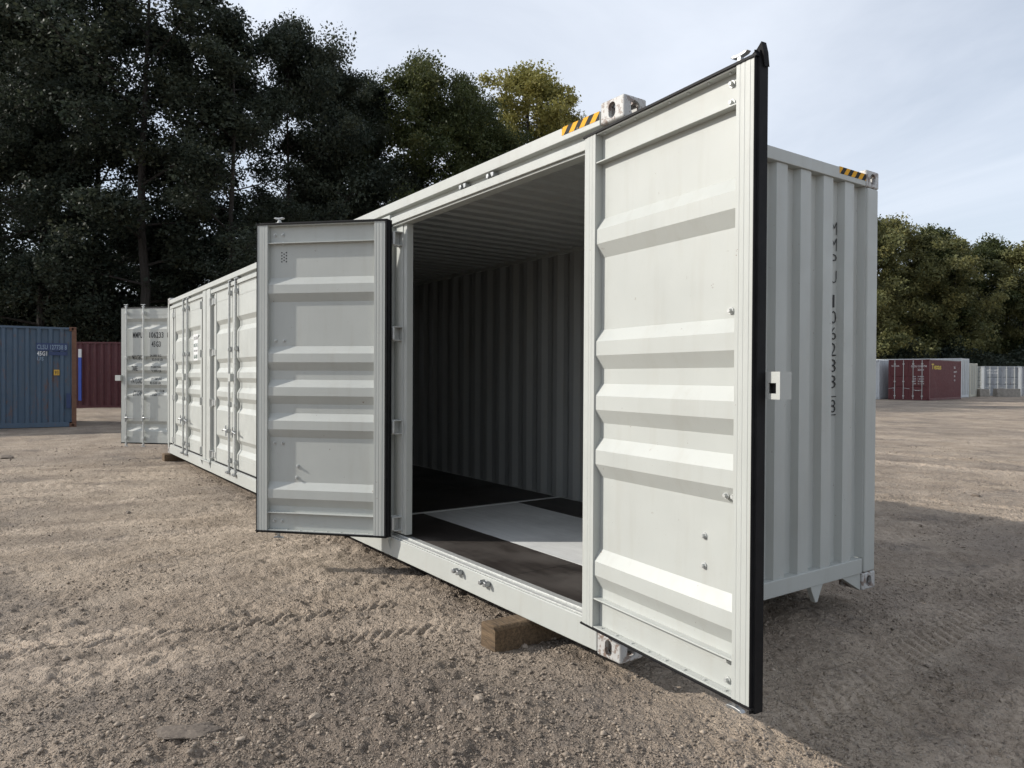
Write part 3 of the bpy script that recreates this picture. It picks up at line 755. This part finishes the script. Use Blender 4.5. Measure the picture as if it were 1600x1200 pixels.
# ------------------------------------------------------------------ containers in the background
RH = Vector((math.cos(YAW), math.sin(YAW), 0)); FH = Vector((-math.sin(YAW), math.cos(YAW), 0))
def LD(lat, dep): 
    p = Vector((CAM.x, CAM.y, 0)) + RH*lat + FH*dep; return p
def PX(px, dep): return LD((px-800)/FPX*dep, dep)
def gz(p): return float(ground_z(p.x, p.y))
def bg_container(label, mat, corner, side_dir, Lc, Wc=2.438, Hc=2.591, rods=True, post=None, group=None, grooves=(.30,.58), lift=0.0, pitch=.278, rail=None, doors=True, deep=.036):
    """corner: ground point of the near door-end corner; side_dir: unit vector along the long side; the door end spreads to its left"""
    z = gz(corner)+lift
    ang = math.atan2(side_dir.y, side_dir.x)
    root = empty('shipping_container', (corner.x, corner.y, z), ang); tag(root, label, 'container', group)
    post = post or mat; rail = rail or mat
    # local: x 0..Lc along the side, y 0..Wc to the left of the side direction; doors on x=0
    cs = castings(root, Lc, Wc, Hc, post)
    for c in cs: c.location.x += Lc
    for x0 in (0, Lc-.12):
        for y0 in (0, Wc-.12): MB().box(x0, x0+.12, y0, y0+.12, .12, Hc-.12).build('corner_post', post, root, bevel=.01)
    for y0 in (0, Wc-.06):
        MB().box(.18, Lc-.18, y0+.004, y0+.06, Hc-.075, Hc-.015).build('top_rail', rail, root); MB().box(.18, Lc-.18, y0+.004, y0+.06, .015, .15).build('bottom_rail', rail, root)
    pts, _ = corr(.12, Lc-.12, pitch, pitch*.26, pitch*(.245 if deep < .04 else .15), deep, .12)
    MB().sheet(pts, .003, lambda t,d,s: (t, .012+d, s), .15, Hc-.075).build('side_wall', mat, root)
    MB().sheet(pts, .003, lambda t,d,s: (t, Wc-.015-d, s), .15, Hc-.075).build('side_wall', mat, root)
    pts, _ = corr(.12, Wc-.12, .25, .11, .018, .045, .12)
    MB().sheet(pts, .003, lambda t,d,s: (Lc-.013-d, t, s), .12, Hc-.10).build('end_wall', mat, root)
    MB().box(Lc-.08, Lc-.001, .17, Wc-.17, Hc-.115, Hc-.02).build('end_rail', rail, root); MB().box(Lc-.08, Lc-.001, .17, Wc-.17, .015, .125).build('end_rail', rail, root)
    rpts, _ = corr(.06, Lc-.06, .209, .09, .016, .02, .06)
    MB().sheet(rpts, .003, lambda t,d,s: (t, s, Hc-.012-d-.003), .06, Wc-.06).build('roof', mat, root)
    MB().box(.001, .10, .17, Wc-.17, Hc-.12, Hc-.01).build('door_header', rail, root); MB().box(.001, .10, .17, Wc-.17, .015, .14).build('door_sill', rail, root)
    if not doors:
        q, _ = corr(.12, Wc-.12, .278, .072, .068, .036, .12)
        MB().sheet(q, .003, lambda t,d,s: (.012+d, t, s), .14, Hc-.12).build('side_wall', mat, root)
        for xx in (.45, .95, 1.45, 1.95): MB().tube([(xx,-.02,.2),(xx,-.02,Hc-.15)], .022, 8).build('lock_rod', M['galv_dull'], root)
    for k in (0, 1):
        if not doors: break
        y0 = .125 if k == 0 else Wc/2+.005; y1 = Wc/2-.005 if k == 0 else Wc-.125
        z0, z1 = .145, Hc-.125; hd = z1-z0; wd = y1-y0
        pr = [(z0, 0)]
        for g in grooves: pr += [(z0+hd*g-.06,0),(z0+hd*g-.03,.032),(z0+hd*g+.03,.032),(z0+hd*g+.06,0)]
        pr.append((z1, 0))
        d = MB().sheet(pr, .003, lambda t,dd,s: (.028+dd, s, t), y0+.08, y1-.08).build('door', mat, root)
        MB().box(.022, .07, y0, y0+.08, z0, z1).build('stile', mat, d); MB().box(.022, .07, y1-.08, y1, z0, z1).build('stile', mat, d)
        MB().box(.0225, .0275, y0+.08, y1-.08, z0, z0+.07).build('rail', mat, d); MB().box(.0225, .0275, y0+.08, y1-.08, z1-.07, z1).build('rail', mat, d)
        if rods:
            for q in (.27, .75):
                y = y0+wd*q
                MB().tube([(-.012,y,z0-.08),(-.012,y,z1+.08)], .022, 8).build('lock_rod', M['galv_dull'], d)
                for zz in (z0+.12, z0+hd*.45, z1-.16): MB().box(-.034,.0215,y-.05,y+.05,zz-.04,zz+.04).build('rod_bracket', M['galv_dull'], d)
                MB().tube([(-.03,y,z0+hd*(.22+.05*k)),(-.05,y-.38*(1 if q < .5 else -1)*(1 if k == 0 else -1)*-1,z0+hd*(.20+.05*k))], .014, 6).build('handle', M['galv_dull'], d)
    root['zbase'] = z
    return root
PHI = R(48); SD = (RH*math.sin(PHI)+FH*math.cos(PHI)); PHI2 = R(44); SD2 = (RH*math.sin(PHI2)+FH*math.cos(PHI2))
def side_text(root, s, x, z, h, width, mat, pitch=.278, al='L'):
    text('marking', s, h, lambda a,b: (a, .006, b), mat, root, al, origin=(x, z), width=width, bold=.02)
def door_text(root, s, y, z, h, width, mat, Wc=2.438, al='L'):       # y measured from the left seen from outside
    text('marking', s, h, lambda a,b: (.0195, -a, b), mat, root, al, origin=(-(Wc-y), z), width=width, bold=.02)
# maroon twenty-footer across the yard
red = bg_container('maroon container with yellow lettering across the yard on the right', M['maroon'], PX(1452, 45.5), SD, 6.058, pitch=.20)
side_text(red, 'Texas', .40, 1.98, .34, 1.75, M['yellow_decal'])
side_text(red, 'TEX', 4.55, 2.05, .14, .34, M['white_decal']); side_text(red, '318479', 4.55, 1.78, .12, .62, M['white_decal']); side_text(red, '22', 4.6, 1.50, .12, .26, M['white_decal']); side_text(red, 'G1', 4.6, 1.22, .12, .26, M['white_decal'])
door_text(red, 'TEXTAINER', .16, 2.14, .085, .50, M['white_decal'])
door_text(red, 'GLDU 3184790', 1.36, 2.10, .12, .92, M['white_decal']); door_text(red, '22G1', 1.75, 1.88, .11, .36, M['white_decal'])
for k, (s1, s2) in enumerate((('MAX', '30 480 KG'), ('TARE', '2 200 KG'), ('NET', '28 280 KG'), ('CUBE', '33.1 CU.M'))):
    door_text(red, s1, 1.46, 1.47-.15*k, .075, .20, M['white_decal']); door_text(red, s2, 1.76, 1.47-.15*k, .075, .36, M['white_decal'])
door_text(red, 'X', .30, .58, .16, .12, M['faint_decal'])
# white door end left of it, half hidden by the near container
wl = bg_container('white container with dark print just left of the maroon one', M['offwhite'], LD(24.15, 47.75), SD, 6.058, rods=True, grooves=(.18,.36,.52,.68))
for k, s in enumerate(('106231', '45G3', 'MAX GROSS', 'TARE', 'PAYLOAD', 'CU.CAP')): door_text(wl, s, 1.55, 2.12-.26*k, .10, .50, M['decal'])
# tall white forty-footer behind, cream one beside it
bg_container('tall long white container rising behind the maroon one', M['offwhite'], PX(1501.5, 53.0), SD2, 2.438, Wc=12.192, Hc=2.896, rods=False, doors=False)
bg_container('cream container end standing right of the tall white one', M['cream'], PX(1515.5, 55.4), SD2, 2.438, Wc=6.058, rods=False, grooves=(.2,.4,.6,.8), doors=False)
# grey ones at the far right, doors facing the yard
A0 = PX(1594, 59.0); A1 = RH*.97+FH*.24; A1.normalize()
def front_container(label, mat, pxr, dep, Wc, Hc, grooves):
    return bg_container(label, mat, PX(pxr, dep), (FH*.985+RH*.17).normalized(), 6.058, Wc=Wc, Hc=Hc, rods=True, grooves=grooves)
fg = front_container('grey double-door container behind the long concrete barrier', M['greypaint'], 1594.5, 59.0, 2.70, 2.44, (.36,.62))
text('marking', 'MOBILE MINI', .14, lambda a,b: (.0195, -a, b), M['white_decal'], fg, 'L', origin=(-2.5, 2.02), width=.85, bold=.02)
text('marking', 'STORAGE', .14, lambda a,b: (.0195, -a, b), M['white_decal'], fg, 'L', origin=(-2.45, 1.80), width=.8, bold=.02)
front_container('grey green container left of the grey double-door one', M['greygreen'], 1541.5, 60.0, 2.44, 2.44, (.3,.5,.62,.85))
front_container('grey container cut off by the right edge of the picture', M['greypaint'], 1652, 58.0, 2.6, 2.40, (.36,.62))
def barrier(label, px0, px1, dep, h):
    p0, p1 = PX(px0, dep), PX(px1, dep); c = (p0+p1)/2; w = (p1-p0).length
    o = MB().prism([(-.32,0),(.32,0),(.30,h*.5),(.27,h),(-.27,h),(-.30,h*.5)], lambda p,q,t: (t,p,q), -w/2, w/2).build('concrete_block', M['concrete'], None, bevel=.03)
    o.location = (c.x, c.y, gz(c)-.02); o.rotation_euler = (0,0,math.atan2((p1-p0).y, (p1-p0).x)); tag(o, label, 'concrete block')
barrier('short grey concrete block beside the cream container', 1527.5, 1543, 57.0, .62)
barrier('long concrete barrier in front of the grey double doors', 1555, 1591, 57.0, .66)
# left: faded blue container end-on to the picture edge, maroon one behind it on a bank
def side_container(label, mat, px_right, dep, tilt, Lc, Hc, post=None, rail=None, lift=0.0, rods=False):
    """long side facing the camera, right end at px_right; container runs to the left and away"""
    p = PX(px_right, dep); d = (-RH*math.cos(tilt)-FH*math.sin(tilt))  # towards the left
    ang_side = d
    # side plane y=0 faces the camera: side direction d has the body on its right, so start from the far left end instead
    start = p + d*Lc
    return bg_container(label, mat, start, -d, Lc, Hc=Hc, post=post, rail=rail, lift=lift, rods=rods, deep=.055), p
blue, bp = side_container('faded blue container with rusty corner post at the left edge', M['blue'], 119.5, 21.1, R(31), 12.192, 2.896, M['rust'], M['blue'])
bz = bp; zoff = gz(bp)-blue['zbase']
blue.location.z += zoff
MB().box(12.192-.98, 12.192-.22, .0075, .0105, 2.20, 2.42).build('paint_patch', M['navy'], blue)
MB().box(12.192-.68, 12.192-.22, .0075, .0105, 2.07, 2.18).build('paint_patch', M['navy'], blue)
text('marking', 'CLSU 127738 8', .13, lambda a,b: (a, .0055, b), M['faint_decal'], blue, 'L', origin=(12.192-.96, 2.24), width=.72, bold=.02)
text('marking', '45G1', .12, lambda a,b: (a, .0055, b), M['white_decal'], blue, 'L', origin=(12.192-.96, 2.06), width=.24, bold=.02)
text('marking', 'US', .10, lambda a,b: (a, .0055, b), M['faint_decal'], blue, 'L', origin=(12.192-.96, 1.92), width=.16, bold=.02)
MB().box(12.192-.56, 12.192-.42, .0075, .0105, 1.50, 1.66).build('sticker', M['amber'], blue)
text('marking', '93', .10, lambda a,b: (a, .0055, b), M['decal'], blue, 'C', origin=(12.192-.49, 1.53), width=.09)
MB().box(12.192-.25, 12.192-.14, .0085, .0115, .55, .98).build('paint_patch', M['navy'], blue)
MB().box(-.02+12.192-1.95, 12.192-1.92, .006, .0105, 2.18, 2.22).build('sticker', M['white_decal'], blue)
rbk, rp0 = side_container('brick red container on the gravel bank behind the blue one', M['brick_red'], 330, 27.6, R(-2), 12.192, 2.591, None, None, 0.0)
rbk.location.z += (.14-rbk['zbase'])
# blue strip with a white top on the side of the red container
bpy.context.view_layer.update()
pl = rbk.matrix_world.inverted() @ PX(124.5, 27.25); pl.x -= .31
MB().box(pl.x-.055, pl.x+.055, -.035, .006, .33, 1.98).build('edge_strip', M['pole_blue'], rbk)
MB().box(pl.x-.056, pl.x+.056, -.036, .006, 1.982, 2.30).build('edge_strip_top', M['white_decal'], rbk)

# ------------------------------------------------------------------ trees
def grow(seed, Ht, Rc, base=.16, n_limb=22, leaves=26000, size=.22, squash=1.0, clump=.75, lean=.03):
    rg = np.random.default_rng(seed); rd = random.Random(seed)
    wood = MB(); ends = []
    pts = []; x = y = 0
    for k in range(9):
        t = k/8; x += rd.uniform(-1,1)*lean*Ht/8*1.5; y += rd.uniform(-1,1)*lean*Ht/8*1.5
        pts.append((x, y, t*Ht*.93-.2))
    r0 = .0072*Ht+.04
    wood.tube(pts, [r0*(1-.88*k/8)*(1.35 if k == 0 else 1) for k in range(9)], 8)
    def axis(t):
        f = t*8; i = min(int(f), 7); a, b = Vector(pts[i]), Vector(pts[i+1]); return a.lerp(b, f-i)
    for k in range(n_limb):
        t = base+(.97-base)*(k+rd.random()*.8)/n_limb; p = axis(min(t/.95,1)); az = k*2.4+rd.uniform(-.5,.5)
        prof = math.sin(min(1,(t-base)/(1-base)*.80+.22)*math.pi)**.7
        ln = Rc*prof*rd.uniform(.7,1.15); upk = rd.uniform(.15,.6)+.5*t
        q = p+Vector((math.cos(az)*ln*.55, math.sin(az)*ln*.55, ln*upk*.35)); e = p+Vector((math.cos(az)*ln, math.sin(az)*ln, ln*upk*.75))
        rr = r0*.34*(1-.6*t)
        wood.tube([p, q, e], [rr, rr*.65, rr*.25], 5, cap=False)
        ends += [(e, 1.0), (q.lerp(e,.5), 1.0), (q, .7)]
        for s in range(4):
            b0 = p.lerp(e, rd.uniform(.3,.95)); d = Vector((rd.uniform(-1,1), rd.uniform(-1,1), rd.uniform(-.25,.8))).normalized()
            e2 = b0+d*ln*rd.uniform(.25,.5); wood.tube([b0, e2], [rr*.32, rr*.1], 4, cap=False); ends += [(e2, .9), (b0.lerp(e2,.6), .7)]
    for s in range(7):
        d = Vector((rd.uniform(-1,1)*.5, rd.uniform(-1,1)*.5, 1)).normalized(); e = Vector(pts[-1])+d*rd.uniform(.02,.075)*Ht
        wood.tube([pts[-2], e], [.05, .015], 4, cap=False); ends.append((e, .8))
    C = np.array([list(e) for e, _ in ends]); wt = np.array([w for _, w in ends]); wt = wt*rg.uniform(.35,1.4,len(wt)); wt /= wt.sum()
    idx = rg.choice(len(C), leaves, p=wt)
    cs = clump*rg.uniform(.55,1.35,len(C))
    off = rg.normal(0,1,(leaves,3)); off /= np.linalg.norm(off,axis=1,keepdims=True); off *= (rg.uniform(0,1,leaves)**.45)[:,None]
    P = C[idx]+off*cs[idx][:,None]*np.array([1.15,1.15,.8*squash])
    P[:,2] = np.maximum(P[:,2], .25)
    nrm = rg.normal(0,1,(leaves,3))+np.array([0,0,.9]); nrm /= np.linalg.norm(nrm,axis=1,keepdims=True)
    a = np.cross(nrm, rg.normal(0,1,(leaves,3))); a /= np.linalg.norm(a,axis=1,keepdims=True); b = np.cross(nrm, a)
    sz = (size*np.clip(np.exp(rg.normal(-.05,.34,leaves)),.4,1.6))[:,None]
    V = np.stack([P-a*sz*.5, P+b*sz*.32+a*sz*.04, P+a*sz*.5, P-b*sz*.32-a*sz*.04], 1).reshape(-1,3)
    F = np.arange(leaves*4).reshape(-1,4)
    tone = np.clip(rg.normal(.4,.2,leaves)+.22*rg.normal(0,1,len(C))[idx], 0, 1)
    return tri_mesh('crown', V, F, 'leaf_tone', tone), wood.mesh('trunk')
KINDS = {
 'oak':   grow(1, 21, 4.6, .10, 34, 92000, .135, clump=.75),
 'oak2':  grow(2, 21, 4.0, .14, 30, 76000, .135, clump=.70),
 'airy':  grow(3, 21, 3.6, .20, 24, 48000, .135, clump=.70),
 'round': grow(4, 18, 5.2, .12, 32, 92000, .14, clump=.85),
 'gold':  grow(5, 18, 4.4, .18, 32, 62000, .15, clump=.68),
 'far':   grow(6, 17, 5.4, .06, 32, 54000, .225, clump=.95),
 'far2':  grow(7, 16, 4.6, .08, 28, 38000, .225, clump=.85),
}
BASEH = {'oak':21,'oak2':21,'airy':21,'round':18,'gold':18,'far':17,'far2':16}
def tree(kind, px, dep, top_z, leafmat, label, group=None, rz=0, wide=1.0, bark='bark', name='tree'):
    cr, tk = KINDS[kind]; p = PX(px, dep); z = gz(p); s = (top_z-z)/BASEH[kind]
    root = empty(name, (p.x, p.y, z), rz); root.scale = (s*wide, s*wide, s); tag(root, label, 'tree', group)
    for nm, me, mt in (('crown', cr, M[leafmat]), ('trunk', tk, M[bark])):
        if not me.materials: me.materials.append(mt)
        o = obj(nm, me, None, root); o.material_slots[0].link = 'OBJECT'; o.material_slots[0].material = mt
G1 = 'dark trees behind the white container'; G2 = 'trees behind the far containers'
def topz(py, dep): return CAM.z+(588-py)/FPX*dep
tree('oak',   -60, 36, 25, 'leaf_dark', 'tall dark tree rising behind the blue container at the picture edge', G1, 0.3)
tree('oak2',   62, 37, 24, 'leaf_dark', 'tall dark leafy tree above the end of the blue container', G1, 1.9)
tree('oak',   150, 39, 25, 'leaf_dark', 'tall dark tree above the brick red container', G1, 4.0)
tree('airy',  228, 36, 25, 'leaf_dark', 'tall thin-leaved tree with sky between its branches above the open cargo door', G1, 2.2, 1.25)
tree('airy',  300, 40, 24.5, 'leaf_dark', 'tall dark tree left of the one with the leaning trunk', G1, 5.2)
tree('airy',  368, 36, topz(12, 36), 'leaf_dark', 'thin-leaved tree with dark leaning trunk above the half open door leaf', G1, .7, 1.2)
tree('round', 452, 41, topz(32, 41), 'leaf_dark', 'dark round-topped tree stepping down from the tallest trees', G1, 1.1, .85)
tree('oak2',  525, 43, topz(78, 43), 'leaf_dark', 'dark tree right of the round-topped one, over the door leaf', G1, 3.3)
tree('oak',   578, 46, topz(122, 46), 'leaf_dark', 'lower dark tree between two taller crowns over the roof edge', G1, 2.7)
tree('round', 655, 47, topz(92, 47), 'leaf_mid', 'broad green tree with lit top right of the dark trees', G1, .2, .9)
tree('round', 722, 48, topz(118, 48), 'leaf_mid', 'green tree just left of the golden one', G1, 2.6, .75)
tree('gold',  818, 52, topz(98, 52), 'leaf_gold', 'golden green autumn tree above the container roof', G1, 1.3, 1.0)
tree('gold',  880, 54, topz(160, 54), 'leaf_gold', 'smaller golden tree next to the striped roof corner', G1, 4.1, .8)
tree('oak2',  770, 46, topz(190, 46), 'leaf_mid', 'low green tree in front of the golden one', G1, 5.5, 1.0)
for k, (px, dep, tz, wh) in enumerate(((0, 46, 24, 'at the left picture edge'), (105, 48, 24, 'above the right end of the blue container'), (200, 50, 12, 'low behind the open cargo door'), (290, 47, 12, 'low behind the far pair of closed doors'), (355, 52, 11, 'low behind the leaning trunk'),
        (420, 50, 14, 'low behind the top of the half open leaf'), (500, 52, 18, 'behind the dark round-topped tree'), (570, 54, 18, 'behind the lower dark tree'), (640, 56, 17, 'behind the broad green tree'), (700, 58, 16, 'behind the green tree beside the golden one'), (760, 60, 16, 'behind the golden tree'))):
    tree(('oak','oak2','round')[k % 3], px, dep, tz, 'leaf_dark', 'dark tree deeper in the wood '+wh, 'second row of dark trees', k*1.7, 1.0)
#tree('airy',   20, 33.5, 26, 'leaf_dark', 'tree with bare pale branches in the top left corner', G1, 1.0, .9, 'bark_pale')
tree('far2', 1345, 72, topz(330, 72), 'leaf_olive', 'tree showing just beside the far post of the white container', G2, .4)
tree('far',  1392, 75, topz(338, 75), 'leaf_olive', 'tall olive green tree above the white and maroon containers', G2, 1.4)
tree('far',  1448, 78, topz(352, 78), 'leaf_mid', 'broad green tree behind the maroon container', G2, 2.9)
tree('far2', 1490, 74, topz(366, 74), 'leaf_olive', 'yellowing tree above the tall white container', G2, 4.4)
tree('far',  1545, 80, topz(368, 80), 'leaf_mid', 'green tree with feathery top above the grey containers', G2, 5.6)
tree('far2', 1598, 77, topz(376, 77), 'leaf_olive', 'thin olive tree at the right edge of the picture', G2, .9)
for k, (px, wh) in enumerate(((1370, 'the white door end'), (1420, 'the left half of the maroon container'), (1470, 'the right half of the maroon container'), (1520, 'the cream container'), (1575, 'the grey double doors'), (1630, 'the right picture edge'))):
    tree(('far','far2')[k % 2], px, 86+k, 13.5, 'leaf_dark', 'dark tree deep in the far wood over '+wh, 'second row of far trees', k*1.3+.3, 1.25)
# undergrowth under the trees: low leafy mass
def undergrowth(px0, px1, dep, n, hmax, seed, mat, label):
    rg = np.random.default_rng(seed); px = rg.uniform(px0, px1, n); dp = dep+rg.uniform(-2.5, 2.5, n)
    lat = (px-800)/FPX*dp; X = CAM.x+RH.x*lat+FH.x*dp; Y = CAM.y+RH.y*lat+FH.y*dp
    hh_ = hmax*(.35+.65*vnoise(px*.03, dp*.4, seed)); Z = ground_z(X, Y)+hh_*rg.uniform(0,1,n)**.8
    P = np.stack([X,Y,Z],-1); a = rg.normal(0,1,(n,3)); a /= np.linalg.norm(a,axis=1,keepdims=True); b = np.cross(a, rg.normal(0,1,(n,3))); b /= np.linalg.norm(b,axis=1,keepdims=True)
    s = rg.uniform(.12,.36,n)[:,None]
    V = np.stack([P-a*s*.5, P+b*s*.35, P+a*s*.5, P-b*s*.35],1).reshape(-1,3)
    o = obj('undergrowth', tri_mesh('undergrowth', V, np.arange(4*n).reshape(-1,4), 'leaf_tone', np.clip(rg.normal(.4,.2,n),0,1)), M[mat]); o['kind'] = 'stuff'
    o['label'] = label; o['category'] = 'undergrowth'
undergrowth(-120, 900, 41, 95000, 9.0, 71, 'leaf_dark', 'dark tangled undergrowth below the left trees')
undergrowth(1330, 1680, 72, 30000, 6.0, 72, 'leaf_dark', 'dark undergrowth behind the far containers')

# ------------------------------------------------------------------ single stones that can be picked out
def stone(px, py, size, tone, label, flat=False):
    d = fw + rt*((px-800)/FPX) + up*((600-py)/FPX); k = (-.15-CAM.z)/d.z; p = CAM+d*k
    rd = random.Random(px*7+py)
    bm = bmesh.new(); bmesh.ops.create_icosphere(bm, subdivisions=4 if flat else 2, radius=1)
    sx, sy, sz = rd.uniform(.85,1.3), rd.uniform(.6,.9), rd.uniform(.35,.55)
    if flat: sx, sy, sz = 1.15, .62, .20
    jag = [rd.uniform(.74,1.12) for _ in range(12)]
    for v in bm.verts:
        n = v.co.normalized(); q = 1+.28*(math.sin(n.x*4+px)+math.sin(n.y*5+py)+math.sin(n.z*4+px*.3))/3
        if flat:
            f_ = (math.atan2(n.y, n.x)/6.28318+1)*12 % 12; i_ = int(f_); q *= jag[i_]*(1-f_+i_)+jag[(i_+1) % 12]*(f_-i_)
        v.co = Vector((n.x*sx, n.y*sy, n.z*sz))*q*size*rd.uniform(.95 if flat else .86, 1.05 if flat else 1.12)
    me = bpy.data.meshes.new('stone'); bm.to_mesh(me); bm.free()
    at = me.attributes.new('tone', 'FLOAT', 'FACE'); at.data.foreach_set('value', [tone]*len(me.polygons))
    o = obj('stone', me, M['stones']); o.rotation_euler = (0,0,YAW+.15 if flat else rd.uniform(0,6))
    o.location = (p.x, p.y, float(ground_z(p.x,p.y)+relief(np.array([p.x]),np.array([p.y]))[0])+size*(-.01 if flat else .16)); tag(o, label, 'stone', 'stones on the dirt')
stone(295, 1157, .115, .02, 'flat dark grey slab bedded in the dirt at the bottom left', True)
stone(748, 1106, .034, .70, 'pale rough stone in the dirt below the timber beam')
stone(492, 1125, .030, .75, 'pinkish stone left of centre near the bottom edge')
stone(572, 1133, .024, .30, 'flat grey stone near the bottom, right of the pinkish one')
stone(470, 1138, .024, .12, 'dark stone touching the pinkish one')
stone(688, 1143, .016, .85, 'small white stone near the bottom centre')
stone(520, 1092, .018, .85, 'small white chip above the pinkish stone')
stone(376, 1168, .020, .70, 'tan stone near the bottom edge on the left')
stone(1208, 1049, .020, .75, 'pale stone in the shade right of the door edge')
stone(1342, 1052, .020, .65, 'pale stone in the shade well right of the door edge')
stone(1142, 1160, .026, .55, 'brown stone lit by the sun under the right door leaf')
stone(1567, 1104, .018, .75, 'pale stone in the shade at the right edge')
stone(200, 803, .04, .10, 'dark lump on the dirt between camera and open cargo door')
stone(720, 1120, .015, .6, 'small grey stone left of the pale rough one')
stone(820, 1014, .028, .45, 'flat brown chip lying beside the timber beam')
stone(1525, 776, .06, .05, 'dark lump on the sunny dirt right of the container')
stone(10, 718, .12, .10, 'dark clod of earth at the left edge before the blue container')
